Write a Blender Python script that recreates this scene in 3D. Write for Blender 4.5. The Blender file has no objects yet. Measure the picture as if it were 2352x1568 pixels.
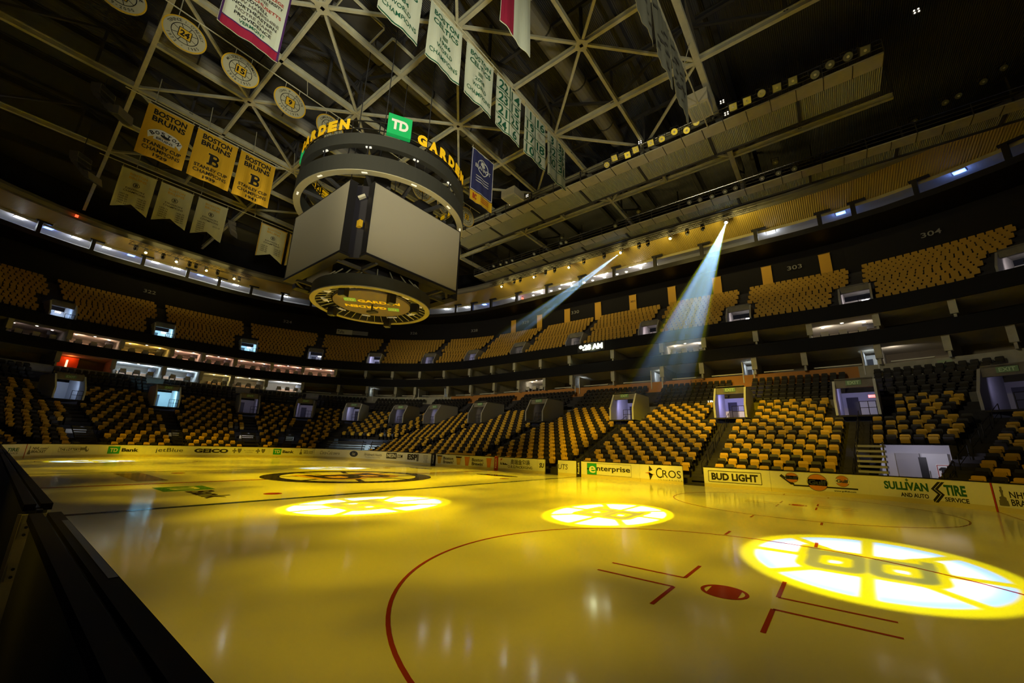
import bpy, math, random
import numpy as np
from mathutils import Vector, Matrix

S = bpy.context.scene
C = S.collection
random.seed(7)

# ------------------------------------------------------------------ camera, world, exposure
cam_data = bpy.data.cameras.new('camera')
cam_data.sensor_width = 36.0
cam_data.lens = 14.059
cam_data.clip_end = 600.0
cam_data.clip_start = 0.02
cam = bpy.data.objects.new('camera', cam_data)
C.objects.link(cam)
_R = Vector((0.78623115, 0.61728472, 0.02828697))
_U = Vector((0.13660436, -0.21827161, 0.96627985))
_F = Vector((-0.60264403, 0.75585519, 0.25593572))
CAMP = Vector((22.5525, -0.6164, 1.8807))
_m = Matrix((_R, _U, -_F)).transposed().to_4x4()
_m.translation = CAMP
cam.matrix_world = _m
S.camera = cam
S.view_settings.view_transform = 'Standard'
S.view_settings.look = 'None'
S.view_settings.exposure = 0.0
S.view_settings.gamma = 1.0
S.view_settings.use_curve_mapping = False
world = bpy.data.worlds.new('arena_air')
S.world = world
world.use_nodes = True
world.node_tree.nodes['Background'].inputs[0].default_value = (0.80, 0.78, 1.0, 1)
world.node_tree.nodes['Background'].inputs[1].default_value = 0.007


class NT:
    """tiny node-graph helper"""
    def __init__(s, tree):
        s.t = tree

    def n(s, kind, **kw):
        nd = s.t.nodes.new(kind)
        for k, v in kw.items():
            setattr(nd, k, v)
        return nd

    def m(s, op, a, b=None, c=None, clamp=False):
        nd = s.t.nodes.new('ShaderNodeMath')
        nd.operation = op
        nd.use_clamp = clamp
        for i, x in enumerate((a, b, c)):
            if x is None:
                continue
            if isinstance(x, (int, float)):
                nd.inputs[i].default_value = x
            else:
                s.t.links.new(x, nd.inputs[i])
        return nd.outputs[0]

    def step(s, x, lo, hi):
        nd = s.t.nodes.new('ShaderNodeMapRange')
        nd.interpolation_type = 'SMOOTHSTEP'
        s.t.links.new(x, nd.inputs['Value'])
        nd.inputs['From Min'].default_value = lo
        nd.inputs['From Max'].default_value = hi
        return nd.outputs['Result']

    def mix(s, fac, a, b):
        nd = s.t.nodes.new('ShaderNodeMix')
        nd.data_type = 'RGBA'
        s.t.links.new(fac, nd.inputs[0])
        for i, x in ((6, a), (7, b)):
            if isinstance(x, tuple):
                nd.inputs[i].default_value = (*x, 1)
            else:
                s.t.links.new(x, nd.inputs[i])
        return nd.outputs[2]


def light(name, kind, loc, power, color, target=None, size=0.1, cone=40, blend=.5, up=None):
    d = bpy.data.lights.new(name, kind)
    d.energy = power
    d.color = color
    o = bpy.data.objects.new(name, d)
    C.objects.link(o)
    loc = Vector(loc)
    if kind == 'SPOT':
        d.spot_size = math.radians(cone)
        d.spot_blend = blend
        d.shadow_soft_size = size
    elif kind == 'POINT':
        d.shadow_soft_size = size
    mw = Matrix.Identity(4)
    if target is not None:
        z = (loc - Vector(target)).normalized()
        u = Vector(up or (0, 0, 1))
        if abs(u.dot(z)) > .97:
            u = Vector((1, 0, 0))
        y = (u - z * u.dot(z)).normalized()
        x = y.cross(z)
        mw = Matrix((x, y, z)).transposed().to_4x4()
    mw.translation = loc
    o.matrix_world = mw
    return o


def light_dir(g):
    """local direction of a spot light's ray, projected on the plane one unit ahead"""
    tc = g.n('ShaderNodeTexCoord')
    sp = g.n('ShaderNodeSeparateXYZ')
    g.t.links.new(tc.outputs['Normal'], sp.inputs[0])
    z = g.m('ABSOLUTE', sp.outputs[2])
    return g.m('DIVIDE', sp.outputs[0], z), g.m('DIVIDE', sp.outputs[1], z)


def wash(name, loc, target, power, color=(1.0, .76, 0.0), cone=42, scale=7.0, lo=.25, seed=0.0, blend=.9, size=.12):
    """a stage wash light whose lens breaks the light into soft patches"""
    loc = Vector(loc) + (Vector(target) - Vector(loc)).normalized() * .36
    o = light(name, 'SPOT', loc, power, color, target, size, cone, blend)
    o.data.use_nodes = True
    g = NT(o.data.node_tree)
    x, y = light_dir(g)
    cb = g.n('ShaderNodeCombineXYZ')
    for i, v in enumerate((x, y)):
        g.t.links.new(v, cb.inputs[i])
    cb.inputs[2].default_value = seed
    nz = g.n('ShaderNodeTexNoise')
    nz.inputs['Scale'].default_value = scale
    nz.inputs['Detail'].default_value = 1.5
    g.t.links.new(cb.outputs[0], nz.inputs['Vector'])
    k = g.step(nz.outputs[0], .36, .62)
    k = g.m('MULTIPLY_ADD', k, 1 - lo, lo)
    em = o.data.node_tree.nodes.get('Emission')
    g.t.links.new(k, em.inputs['Strength'])
    return o


def gobo(name, loc, target, radius, power, up=(1, 0, 0), blur=.035):
    """a moving head throwing the spoked letter emblem"""
    loc, target = Vector(loc), Vector(target)
    loc = loc + (target - loc).normalized() * .34
    tan = radius / (loc - target).length
    o = light(name, 'SPOT', loc, power, (1, 1, 1), target, .03, math.degrees(2 * math.atan(tan * 1.12)), .03, up)
    o.data.use_nodes = True
    g = NT(o.data.node_tree)
    x, y = light_dir(g)
    x = g.m('DIVIDE', x, tan * GX)
    y = g.m('DIVIDE', y, tan * GY)
    r = g.m('SQRT', g.m('ADD', g.m('MULTIPLY', x, x), g.m('MULTIPLY', y, y)))
    ang = g.m('ARCTAN2', y, x)
    # eight spokes: distance to the nearest spoke line
    a8 = g.m('PINGPONG', g.m('ADD', ang, math.pi * 2 + math.pi / 8), math.pi / 8)
    a8 = g.m('SUBTRACT', math.pi / 8, a8)
    sd = g.m('MULTIPLY', r, g.m('SINE', a8))
    spoke = g.m('SUBTRACT', 1, g.step(sd, .035, .035 + blur))

    def rbox(cx, cy, hx, hy, rad):
        dx = g.m('SUBTRACT', g.m('ABSOLUTE', g.m('SUBTRACT', x, cx)), hx - rad)
        dy = g.m('SUBTRACT', g.m('ABSOLUTE', g.m('SUBTRACT', y, cy)), hy - rad)
        ax, ay = g.m('MAXIMUM', dx, 0), g.m('MAXIMUM', dy, 0)
        o_ = g.m('SQRT', g.m('ADD', g.m('MULTIPLY', ax, ax), g.m('MULTIPLY', ay, ay)))
        return g.m('SUBTRACT', g.m('ADD', o_, g.m('MINIMUM', g.m('MAXIMUM', dx, dy), 0)), rad)
    x, y = g.m('MULTIPLY', x, 1.2), g.m('MULTIPLY', y, 1.2)
    body = g.m('MINIMUM', rbox(.06, .27, .36, .29, .16), rbox(.06, -.27, .38, .29, .16))
    body = g.m('MINIMUM', body, rbox(-.22, .5, .2, .08, .01))
    body = g.m('MINIMUM', body, rbox(-.22, -.5, .2, .08, .01))
    holes = g.m('MINIMUM', rbox(.07, .27, .15, .12, .05), rbox(.07, -.27, .16, .12, .05))
    letter = g.m('MAXIMUM', body, g.m('MULTIPLY', holes, -1))
    inner = g.m('SUBTRACT', 1, g.step(letter, -.05, -.05 + blur))        # dark fill
    edge = g.m('SUBTRACT', 1, g.step(letter, .05, .05 + blur))           # yellow outline
    ring = g.step(r, .845, .845 + blur)
    hub = g.m('SUBTRACT', 1, g.step(g.m('MAXIMUM', g.m('SUBTRACT', g.m('ABSOLUTE', x), .0), r), .3, .4))
    white = (1.25, 1.75, 2.4)
    yel = (.56, .50, .0)
    rim = g.step(r, .62, .84)
    base = g.mix(rim, white, (.30, .62, 1.5))
    col = g.mix(spoke, base, yel)
    col = g.mix(edge, col, yel)
    col = g.mix(inner, col, (.08, .13, .05))
    col = g.mix(ring, col, yel)
    cut = g.m('SUBTRACT', 1, g.step(r, .96, .96 + blur * 1.6))
    em = o.data.node_tree.nodes.get('Emission')
    g.t.links.new(col, em.inputs['Color'])
    g.t.links.new(cut, em.inputs['Strength'])
    return o


GX, GY = 1.0, 1.0
YEL = (1.0, .655, 0.0)
K = 12.566
# emblem throwers (moving heads): two hang on the far lighting truss and show their beams
GOBOS = [((15.99, 47.0, 27.95), (16.75, 11.9, 0), 1.75, 2.0),
         ((3.13, 47.0, 27.95), (-7.25, 15.95, 0), 1.75, 2.0),
         ((20.5, -20.5, 27.8), (22.7, 9.85, 0), 2.0, 2.0),
         ((9.0, -20.5, 27.8), (10.6, 7.3, 0), 2.0, 2.0),
         ((-12.0, -20.5, 27.8), (-21.3, 4.6, 0), 2.0, 2.0)]
for i, (a, b, r, k) in enumerate(GOBOS):
    p_ = (2.0, 1.3)[i] if i < 2 else .85
    dd = (Vector(a) - Vector(b)).length
    cz = abs(a[2]) / dd
    gobo('emblem_light', a, b, r, K * k * p_ * 3.6 * dd * dd / cz, blur=(.05 if i in (2,) else .035))

# yellow stage washes: (lamp, aim, ice radiance, full cone, patch scale)
WASH = [((-17.9, 47, 27.95), (-13, 19, 0), .45, 24, 14), ((-5.02, 47, 27.95), (0, 19, 0), .75, 24, 14), ((9.65, 47, 27.95), (9, 18, 0), .70, 24, 14),
        ((-51.5, 7.51, 27.4), (-24, 8, 0), .30, 22, 14), ((-51.5, 11, 27.4), (-22, 12, 0), .30, 22, 14),
        ((-51.5, 14.76, 27.4), (-21, 15, 0), .30, 22, 14), ((-51.5, 18.56, 27.4), (-23, 20, 0), .30, 22, 14),
        ((-26, -20.5, 27.8), (-20, 11, 0), .40, 28, 11), ((-20, -20.5, 27.8), (-8, 10, 0), .85, 24, 11), ((12, -20.5, 27.8), (1, 11, 0), .95, 23, 11),  # near-side lamps from here on: unseen, added to brighten ice, boards and stand
        ((15, -20.5, 27.8), (9.5, 13, 0), 1.0, 24, 11), ((18, -20.5, 27.8), (12.5, 11, 0), .22, 26, 11), ((22, -20.5, 27.8), (20, 18, 0), .17, 30, 11), ((14, -20.5, 27.8), (17.9, 4.2, 0), .24, 12, 14), ((24, -20.5, 27.8), (17.8, 15, 0), .8, 19, 12), ((-14, -20.5, 27.8), (-29, 12, 0), .50, 22, 11), ((20, -20.5, 27.8), (12, 34, 4), .32, 26, 9)]
for i, (a, b, k, cn, sc) in enumerate(WASH):
    dd = (Vector(a) - Vector(b)).length
    wash('wash_light', a, b, K * k * 3.6 * dd * dd / (a[2] / dd), YEL, cone=cn, seed=i * 3.3 + 1, scale=sc, size=.1, lo=.22)
# unseen soft fill spots, added to brighten roof, banners, scoreboard and far stands
for x, y, z, tgt, p, c, cn in ((31, -2, 3, (0, 12, 25), 36000, (1.0, .96, .70), 42), (36, 2, 4, (18, 20, 26), 9000, (1.0, .98, .75), 30), (14, -12, 22, (-8, 14, 27), 4200, (1.0, 1.0, .78), 58), (2, -24, 16, (-1, 9, 15.5), 4200, (1.0, .92, .50), 26),
                               (8, -10, 18, (14, 45, 16), 13000, (1.0, .86, .50), 56), (-10, -10, 18, (-18, 42, 14), 22000, (1.0, .86, .50), 56)):
    light('work_light', 'SPOT', (x, y, z), p, c, tgt, 1.6, cn, .9)

# ------------------------------------------------------------------ materials
MATS = {}


def mat(name, col, rough=.6, metal=0.0, spec=.4, emit=None, es=1.0, bump=None, var=0.0, alpha=1.0):
    if name in MATS:
        return MATS[name]
    m = bpy.data.materials.new(name)
    m.use_nodes = True
    b = m.node_tree.nodes['Principled BSDF']
    b.inputs['Base Color'].default_value = (*col, 1)
    b.inputs['Roughness'].default_value = rough
    b.inputs['Metallic'].default_value = metal
    b.inputs['Specular IOR Level'].default_value = spec
    if alpha < 1:
        b.inputs['Alpha'].default_value = alpha
    g = NT(m.node_tree)
    if emit:
        b.inputs['Emission Color'].default_value = (*emit, 1)
        b.inputs['Emission Strength'].default_value = es
    if var:
        tc = g.n('ShaderNodeTexCoord')
        nz = g.n('ShaderNodeTexNoise')
        nz.inputs['Scale'].default_value = 1.7
        nz.inputs['Detail'].default_value = 5
        g.t.links.new(tc.outputs['Object'], nz.inputs['Vector'])
        f = g.step(nz.outputs[0], .3, .7)
        c = g.mix(f, tuple(v * (1 - var) for v in col), tuple(min(1, v * (1 + var)) for v in col))
        g.t.links.new(c, b.inputs['Base Color'])
    if bump:
        kind, scale, strength, axis = bump
        tc = g.n('ShaderNodeTexCoord')
        if kind == 'wave':
            w = g.n('ShaderNodeTexWave')
            w.bands_direction = axis
            w.inputs['Scale'].default_value = scale
        else:
            w = g.n('ShaderNodeTexNoise')
            w.inputs['Scale'].default_value = scale
            w.inputs['Detail'].default_value = 3
        g.t.links.new(tc.outputs['Object'], w.inputs['Vector'])
        bp = g.n('ShaderNodeBump')
        bp.inputs['Strength'].default_value = strength
        bp.inputs['Distance'].default_value = .05
        g.t.links.new(w.outputs[0], bp.inputs['Height'])
        g.t.links.new(bp.outputs[0], b.inputs['Normal'])
    MATS[name] = m
    return m


def ice_mat(name, col, rough=.13):
    m = mat(name, col, rough, 0, .07)
    if m.node_tree.nodes.get('ice_noise'):
        return m
    g = NT(m.node_tree)
    b = m.node_tree.nodes['Principled BSDF']
    tc = g.n('ShaderNodeTexCoord')
    mp = g.n('ShaderNodeMapping')
    mp.inputs['Scale'].default_value = (.35, 1.6, 1)
    mp.inputs['Rotation'].default_value = (0, 0, .35)
    g.t.links.new(tc.outputs['Object'], mp.inputs[0])
    nz = g.n('ShaderNodeTexNoise', name='ice_noise')
    nz.inputs['Scale'].default_value = 1.2
    nz.inputs['Detail'].default_value = 6
    g.t.links.new(mp.outputs[0], nz.inputs['Vector'])
    rr = g.m('MULTIPLY_ADD', nz.outputs[0], .10, rough - .08)
    g.t.links.new(rr, b.inputs['Roughness'])
    bp = g.n('ShaderNodeBump')
    bp.inputs['Strength'].default_value = .05
    bp.inputs['Distance'].default_value = .02
    g.t.links.new(nz.outputs[0], bp.inputs['Height'])
    g.t.links.new(bp.outputs[0], b.inputs['Normal'])
    return m


ICE = ice_mat('ice', (.88, .86, .76))
ICE_RED = ice_mat('ice_red_paint', (.42, .05, .03))
ICE_BLUE = ice_mat('ice_blue_paint', (.05, .08, .16))
ICE_BLACK = ice_mat('ice_black_paint', (.035, .03, .02))
ICE_GOLD = ice_mat('ice_gold_paint', (.75, .42, .03))
ICE_GREEN = ice_mat('ice_green_paint', (.10, .33, .10))
ICE_GREY = ice_mat('ice_grey_paint', (.38, .30, .18))
BOARD = mat('board_white', (.78, .78, .74), .32)
BLACK = mat('black_paint', (.012, .011, .014), .45)
RUBBER = mat('black_rubber', (.012, .010, .016), .8, 0, .15)
FASCIA = mat('fascia_black', (.008, .008, .012), .7, 0, .15)
DARK = mat('dark_grey', (.035, .033, .04), .6)
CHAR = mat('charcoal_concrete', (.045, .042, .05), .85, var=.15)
CONC = mat('grey_concrete', (.20, .19, .18), .85, var=.12)
PALECONC = mat('pale_concrete', (.46, .45, .40), .8, var=.1)
ORANGE = mat('orange_wall', (.55, .24, .06), .7)
STEEL = mat('painted_steel', (.50, .48, .36), .55, var=.08)
STEEL_D = mat('dark_steel', (.045, .043, .046), .6)
DECK = mat('corrugated_deck', (.085, .084, .09), .6, bump=('wave', 2.2, .8, 'X'))
DECK2 = mat('corrugated_walkway', (.42, .43, .36), .6, bump=('wave', 2.6, .8, 'X'))
BEIGE = mat('beige_panel', (.50, .47, .38), .6, var=.06)
SOFFIT = mat('gold_soffit', (.62, .45, .10), .6, bump=('wave', 1.6, .5, 'X'))
CREAM = mat('cream_trim', (.70, .62, .34), .6)
GREYDUCT = mat('grey_duct', (.22, .21, .20), .55)
WHITEWALL = mat('white_plaster', (.72, .72, .74), .8)
CURTAIN = mat('black_curtain', (.010, .009, .014), .9, bump=('noise', 1.4, .3, 'X'))
GOLDSEAT = mat('gold_seat', (.74, .44, .04), .6)
TANSEAT = mat('ochre_seat', (.58, .34, .05), .55)
BLACKSEAT = mat('black_seat', (.022, .019, .02), .5)
CLOTH_GOLD = mat('gold_cloth', (.66, .38, .015), .85)
CLOTH_WHITE = mat('white_cloth', (.66, .70, .58), .85)
CLOTH_IVORY = mat('ivory_cloth', (.62, .62, .42), .85)
CLOTH_BLUE = mat('navy_cloth', (.03, .035, .14), .85)
CLOTH_RED = mat('red_cloth', (.35, .012, .05), .85)
GREEN = mat('green_print', (.012, .11, .06), .7)
BRIGHTGREEN = mat('bright_green', (.015, .33, .10), .5)
INK = mat('black_print', (.012, .011, .012), .6)
GOLDPRINT = mat('gold_print', (.70, .42, .02), .6)
REDPRINT = mat('red_print', (.45, .03, .02), .6)
ORANGEPRINT = mat('orange_print', (.62, .22, .02), .6)
GREYPRINT = mat('grey_print', (.16, .15, .13), .6)
NAVYPRINT = mat('navy_print', (.02, .03, .10), .6)
WHITEPRINT = mat('white_print', (.8, .8, .78), .6)
SCREEN = mat('unlit_screen', (.34, .31, .25), .55)
MESHBLACK = mat('led_band', (.035, .035, .030), .7)
CHROME = mat('chrome', (.7, .7, .68), .25, 1.0)
GLASS = mat('lens_glass', (.55, .58, .58), .12, .6)
LITWHITE = mat('lit_lamp_white', (1, 1, 1), emit=(.92, .95, 1.0), es=9)
LITBLUE = mat('lit_lamp_blue', (1, 1, 1), emit=(.55, .78, 1.0), es=60)
LITYEL = mat('lit_lamp_yellow', (1, 1, 1), emit=(1.0, .78, .22), es=22)
LITDOT = mat('lit_downlight', (1, 1, 1), emit=(1.0, .93, .85), es=7)
LITBLUEDIM = mat('lit_strip_blue', (1, 1, 1), emit=(.10, .20, 1.0), es=4)
LITRED = mat('lit_exit_red', (1, 1, 1), emit=(1.0, .06, .02), es=3)
LITCLOCK = mat('lit_display', (1, 1, 1), emit=(.92, 1.0, .75), es=3.2)
WOOD = mat('door_orange', (.60, .13, .03), .5)
METALPOST = mat('brushed_aluminium', (.66, .60, .36), .5, .1)
DIRTYGLASS = mat('scuffed_plastic', (.09, .09, .07), .35)


# ------------------------------------------------------------------ mesh helpers
class MB:
    def __init__(s):
        s.v, s.f, s.m = [], [], []

    def add(s, vs, fs, mi=0):
        o = len(s.v)
        s.v += [tuple(v) for v in vs]
        s.f += [tuple(i + o for i in f) for f in fs]
        s.m += [mi] * len(fs)
        return s

    def obox(s, c, ex, ey, ez, mi=0):
        """box from its centre and three half-axis vectors"""
        c, ex, ey, ez = map(Vector, (c, ex, ey, ez))
        vs = [c + ex * a + ey * b + ez * d for d in (-1, 1) for a, b in ((-1, -1), (1, -1), (1, 1), (-1, 1))]
        return s.add(vs, [(3, 2, 1, 0), (4, 5, 6, 7), (0, 1, 5, 4), (1, 2, 6, 5), (2, 3, 7, 6), (3, 0, 4, 7)], mi)

    def box(s, x0, x1, y0, y1, z0, z1, mi=0):
        return s.obox(((x0 + x1) / 2, (y0 + y1) / 2, (z0 + z1) / 2), ((x1 - x0) / 2, 0, 0), (0, (y1 - y0) / 2, 0), (0, 0, (z1 - z0) / 2), mi)

    def bar(s, a, b, w, h, up=(0, 0, 1), mi=0):
        a, b = Vector(a), Vector(b)
        d = b - a
        dn = d.normalized()
        u = Vector(up)
        if abs(u.dot(dn)) > .95:
            u = Vector((1, 0, 0))
        u = (u - dn * u.dot(dn)).normalized()
        return s.obox((a + b) / 2, d / 2, dn.cross(u) * (w / 2), u * (h / 2), mi)

    def tube(s, a, b, r, n=8, mi=0, r2=None):
        a, b = Vector(a), Vector(b)
        d = (b - a).normalized()
        u = Vector((0, 0, 1)) if abs(d.z) < .9 else Vector((1, 0, 0))
        x = d.cross(u).normalized()
        y = d.cross(x)
        r2 = r if r2 is None else r2
        vs = []
        for c, rr in ((a, r), (b, r2)):
            vs += [c + x * (rr * math.cos(2 * math.pi * i / n)) + y * (rr * math.sin(2 * math.pi * i / n)) for i in range(n)]
        fs = [(i, (i + 1) % n, n + (i + 1) % n, n + i) for i in range(n)]
        return s.add(vs, fs + [tuple(range(n))[::-1], tuple(range(n, 2 * n))], mi)

    def ring(s, c, r0, r1, z0, z1, n=64, mi=0, a0=0.0, a1=2 * math.pi, closed=True):
        k = n if closed else n + 1
        vs = []
        for i in range(k):
            a = a0 + (a1 - a0) * i / n
            ca, sa = math.cos(a), math.sin(a)
            vs += [(c[0] + r * ca, c[1] + r * sa, z) for r, z in ((r0, z0), (r1, z0), (r1, z1), (r0, z1))]
        fs = []
        for i in range(n):
            j = (i + 1) % k
            for q in range(4):
                w = (q + 1) % 4
                fs.append((4 * i + q, 4 * j + q, 4 * j + w, 4 * i + w))
        if not closed:
            fs += [(0, 1, 2, 3), (4 * n + 3, 4 * n + 2, 4 * n + 1, 4 * n)]
        return s.add(vs, fs, mi)

    def disc(s, c, r, n=48, mi=0, ry=None):
        ry = r if ry is None else ry
        return s.add([(c[0] + r * math.cos(2 * math.pi * i / n), c[1] + ry * math.sin(2 * math.pi * i / n), c[2]) for i in range(n)], [tuple(range(n))], mi)

    def loft(s, rows, mi=0, closed=False):
        """rows: list of equal-length point lists"""
        n = len(rows[0])
        vs = [p for r in rows for p in r]
        fs = []
        for i in range(len(rows) - 1):
            for j in range(n if closed else n - 1):
                k = (j + 1) % n
                fs.append((i * n + j, i * n + k, (i + 1) * n + k, (i + 1) * n + j))
        return s.add(vs, fs, mi)

    def mesh(s, name, mats):
        me = bpy.data.meshes.new(name)
        me.from_pydata(s.v, [], s.f)
        for m in (mats if isinstance(mats, (list, tuple)) else [mats]):
            me.materials.append(m)
        if any(s.m):
            me.polygons.foreach_set('material_index', s.m)
        me.update()
        return me

    def build(s, name, mats, parent=None, label=None, smooth=False):
        me = s.mesh(name, mats)
        if smooth:
            me.polygons.foreach_set('use_smooth', [True] * len(me.polygons))
        return link(bpy.data.objects.new(name, me), parent, label)


WL = {}


def link(o, parent=None, label=None):
    C.objects.link(o)
    if parent is not None:
        o.parent = parent
        o.location = -WL.get(parent.name, Vector())
    WL[o.name] = Vector()
    if label:
        o['label'] = label
    return o


def thing(name, label, cat, loc=(0, 0, 0), group=None, kind=None):
    o = bpy.data.objects.new(name, None)
    o.empty_display_size = .2
    C.objects.link(o)
    o.location = loc
    WL[o.name] = Vector(loc)
    o['label'] = label
    o['category'] = cat
    if group:
        o['group'] = group
    if kind:
        o['kind'] = kind
    return o


def tag(o, label, cat, group=None, kind=None):
    o['label'] = label
    o['category'] = cat
    if group:
        o['group'] = group
    if kind:
        o['kind'] = kind
    return o


def struct(o, label=None):
    o['kind'] = 'structure'
    if label:
        o['label'] = label
    return o


def copy_thing(root, loc, mw=None, label=None, group=None):
    r = root.copy()
    C.objects.link(r)
    for ch in root.children:
        c = ch.copy()
        C.objects.link(c)
        c.parent = r
        for g in ch.children:
            d = g.copy()
            C.objects.link(d)
            d.parent = c
    if mw is not None:
        r.matrix_world = mw
    else:
        r.location = loc
    if label:
        r['label'] = label
    if group:
        r['group'] = group
    return r


TXT = {}


def text_geo(s, bold=0.0, shear=0.0, space=1.0):
    key = (s, bold, shear, space)
    if key not in TXT:
        cu = bpy.data.curves.new('lettering', 'FONT')
        cu.body = s
        cu.offset = bold
        cu.shear = shear
        cu.space_character = space
        cu.resolution_u = 3
        cu.align_x = 'CENTER'
        o = bpy.data.objects.new('lettering', cu)
        C.objects.link(o)
        bpy.context.view_layer.update()
        me = bpy.data.meshes.new_from_object(o.evaluated_get(bpy.context.evaluated_depsgraph_get()))
        v = np.array([tuple(x.co)[:2] for x in me.vertices]).reshape(-1, 2)
        f = [tuple(p.vertices) for p in me.polygons]
        bpy.data.objects.remove(o)
        bpy.data.meshes.remove(me)
        if len(v) == 0:
            v = np.zeros((1, 2))
        lo, hi = v.min(0), v.max(0)
        TXT[key] = ((v - (lo + hi) / 2) / np.maximum(hi - lo, 1e-6), f, (hi - lo)[0] / max((hi - lo)[1], 1e-6))
    return TXT[key]


def put_text(mb, s, cu, cv, w, h, P, mi=0, bold=0.0, shear=0.0, rot=0.0, space=1.0):
    """lay a line of text of size w x h centred on (cu, cv) on the surface P(u, v)"""
    v, f, asp = text_geo(s, bold, shear, space)
    if w is None:
        w = h * asp
    if h is None:
        h = w / asp
    c_, s_ = math.cos(rot), math.sin(rot)
    pts = []
    for a, b in v:
        a, b = a * w, b * h
        pts.append(P(cu + a * c_ - b * s_, cv + a * s_ + b * c_))
    mb.add(pts, f, mi)


def shape2d(loops):
    """fill flat outlines (outer loops and holes) -> verts, faces"""
    cu = bpy.data.curves.new('outline', 'CURVE')
    cu.dimensions = '2D'
    cu.fill_mode = 'BOTH'
    for lp in loops:
        sp = cu.splines.new('POLY')
        sp.points.add(len(lp) - 1)
        for q, (a, b) in zip(sp.points, lp):
            q.co = (a, b, 0, 1)
        sp.use_cyclic_u = True
    o = bpy.data.objects.new('outline', cu)
    C.objects.link(o)
    bpy.context.view_layer.update()
    me = bpy.data.meshes.new_from_object(o.evaluated_get(bpy.context.evaluated_depsgraph_get()))
    v = [tuple(x.co)[:2] for x in me.vertices]
    f = [tuple(p.vertices) for p in me.polygons]
    bpy.data.objects.remove(o)
    bpy.data.meshes.remove(me)
    return v, f


def put_shape(mb, shp, cu, cv, w, h, P, mi=0, rot=0.0):
    c_, s_ = math.cos(rot), math.sin(rot)
    mb.add([P(cu + a * w * c_ - b * h * s_, cv + a * w * s_ + b * h * c_) for a, b in shp[0]], shp[1], mi)


def arc(cx, cy, rx, ry, a0, a1, n=14):
    return [(cx + rx * math.cos(math.radians(a0 + (a1 - a0) * i / n)), cy + ry * math.sin(math.radians(a0 + (a1 - a0) * i / n))) for i in range(n + 1)]


def bee(g=0.0):
    """slab-serif capital B grown by g, in a unit box"""
    out = [(-.42 - g, -.5 - g), ] + arc(.16, -.24, .27 + g, .26 + g, -90, 70) + arc(.13, .25, .26 + g, .25 + g, -50, 90) + \
          [(-.42 - g, .5 + g), (-.42 - g, .36 - g), (-.3 - g, .36 - g), (-.3 - g, -.36 + g), (-.42 - g, -.36 + g)]
    k = max(.02, .1 - g)
    h1 = [(-.06 + g, .36 - g)] + arc(.12, .25, k, .11 - g * .9, 90, -90, 6) + [(-.06 + g, .14 + g)]
    h2 = [(-.06 + g, -.13 - g)] + arc(.14, -.245, k, .115 - g * .9, 90, -90, 6) + [(-.06 + g, -.36 + g)]
    return [out, h1, h2]


BEE = shape2d(bee(0))
BEE_G = shape2d([bee(.06)[0]])
RINGS = {}


def ring_shape(r0, n=48):
    if r0 not in RINGS:
        RINGS[r0] = shape2d([arc(0, 0, .5, .5, 0, 360 - 360 / n, n - 1), arc(0, 0, .5 * r0, .5 * r0, 0, 360 - 360 / n, n - 1)])
    return RINGS[r0]


DISC = ([(.5 * math.cos(2 * math.pi * i / 40), .5 * math.sin(2 * math.pi * i / 40)) for i in range(40)], [tuple(range(40))])
SQ = ([(-.5, -.5), (.5, -.5), (.5, .5), (-.5, .5)], [(0, 1, 2, 3)])


def put_rect(mb, cu, cv, w, h, P, mi=0, rot=0.0):
    n = max(1, int(abs(w) / .2))
    for i in range(n):
        put_shape(mb, SQ, cu + (-.5 + (i + .5) / n) * w * math.cos(rot), cv + (-.5 + (i + .5) / n) * w * math.sin(rot), w / n, h, P, mi, rot)


def put_frame(mb, cu, cv, w, h, t, P, mi=0):
    put_rect(mb, cu, cv + h / 2, w, t, P, mi)
    put_rect(mb, cu, cv - h / 2, w, t, P, mi)
    put_rect(mb, cu - w / 2, cv, t, h, P, mi)
    put_rect(mb, cu + w / 2, cv, t, h, P, mi)


def put_wheel(mb, cu, cv, r, P, dark=0, gold=1, spokes=8, letter=True, num=None, t=.05):
    put_shape(mb, ring_shape(.9), cu, cv, 2 * r, 2 * r, P, dark)
    for i in range(spokes):
        a = math.pi * 2 * (i + .5) / spokes
        put_shape(mb, SQ, cu + r * .68 * math.cos(a), cv + r * .68 * math.sin(a), r * .5, r * .06, P, dark, a)


# ------------------------------------------------------------------ plan of the bowl
CX, CY0, CY1, R0 = 21.95, 8.53, 17.38, 8.53
SEG = [13.4, 8.85, 13.4, 43.9, 13.4, 8.85]


def plan(t, d):
    """point at offset d outside the boards; t runs clockwise from the near left corner"""
    t = max(0.0, min(5.999, t))
    i = int(t)
    f = t - i
    r = R0 + d
    if i == 0:
        a = math.radians(270 - 90 * f)
        return (-CX + r * math.cos(a), CY0 + r * math.sin(a))
    if i == 1:
        return (-CX - r, CY0 + (CY1 - CY0) * f)
    if i == 2:
        a = math.radians(180 - 90 * f)
        return (-CX + r * math.cos(a), CY1 + r * math.sin(a))
    if i == 3:
        return (-CX + 2 * CX * f, CY1 + r)
    if i == 4:
        a = math.radians(90 - 90 * f)
        return (CX + r * math.cos(a), CY1 + r * math.sin(a))
    return (CX + r, CY1 - (CY1 - CY0) * f)


def seglen(i, d):
    return (R0 + d) * math.pi / 2 if i in (0, 2, 4) else (8.85 if i in (1, 5) else 43.9)


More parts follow.
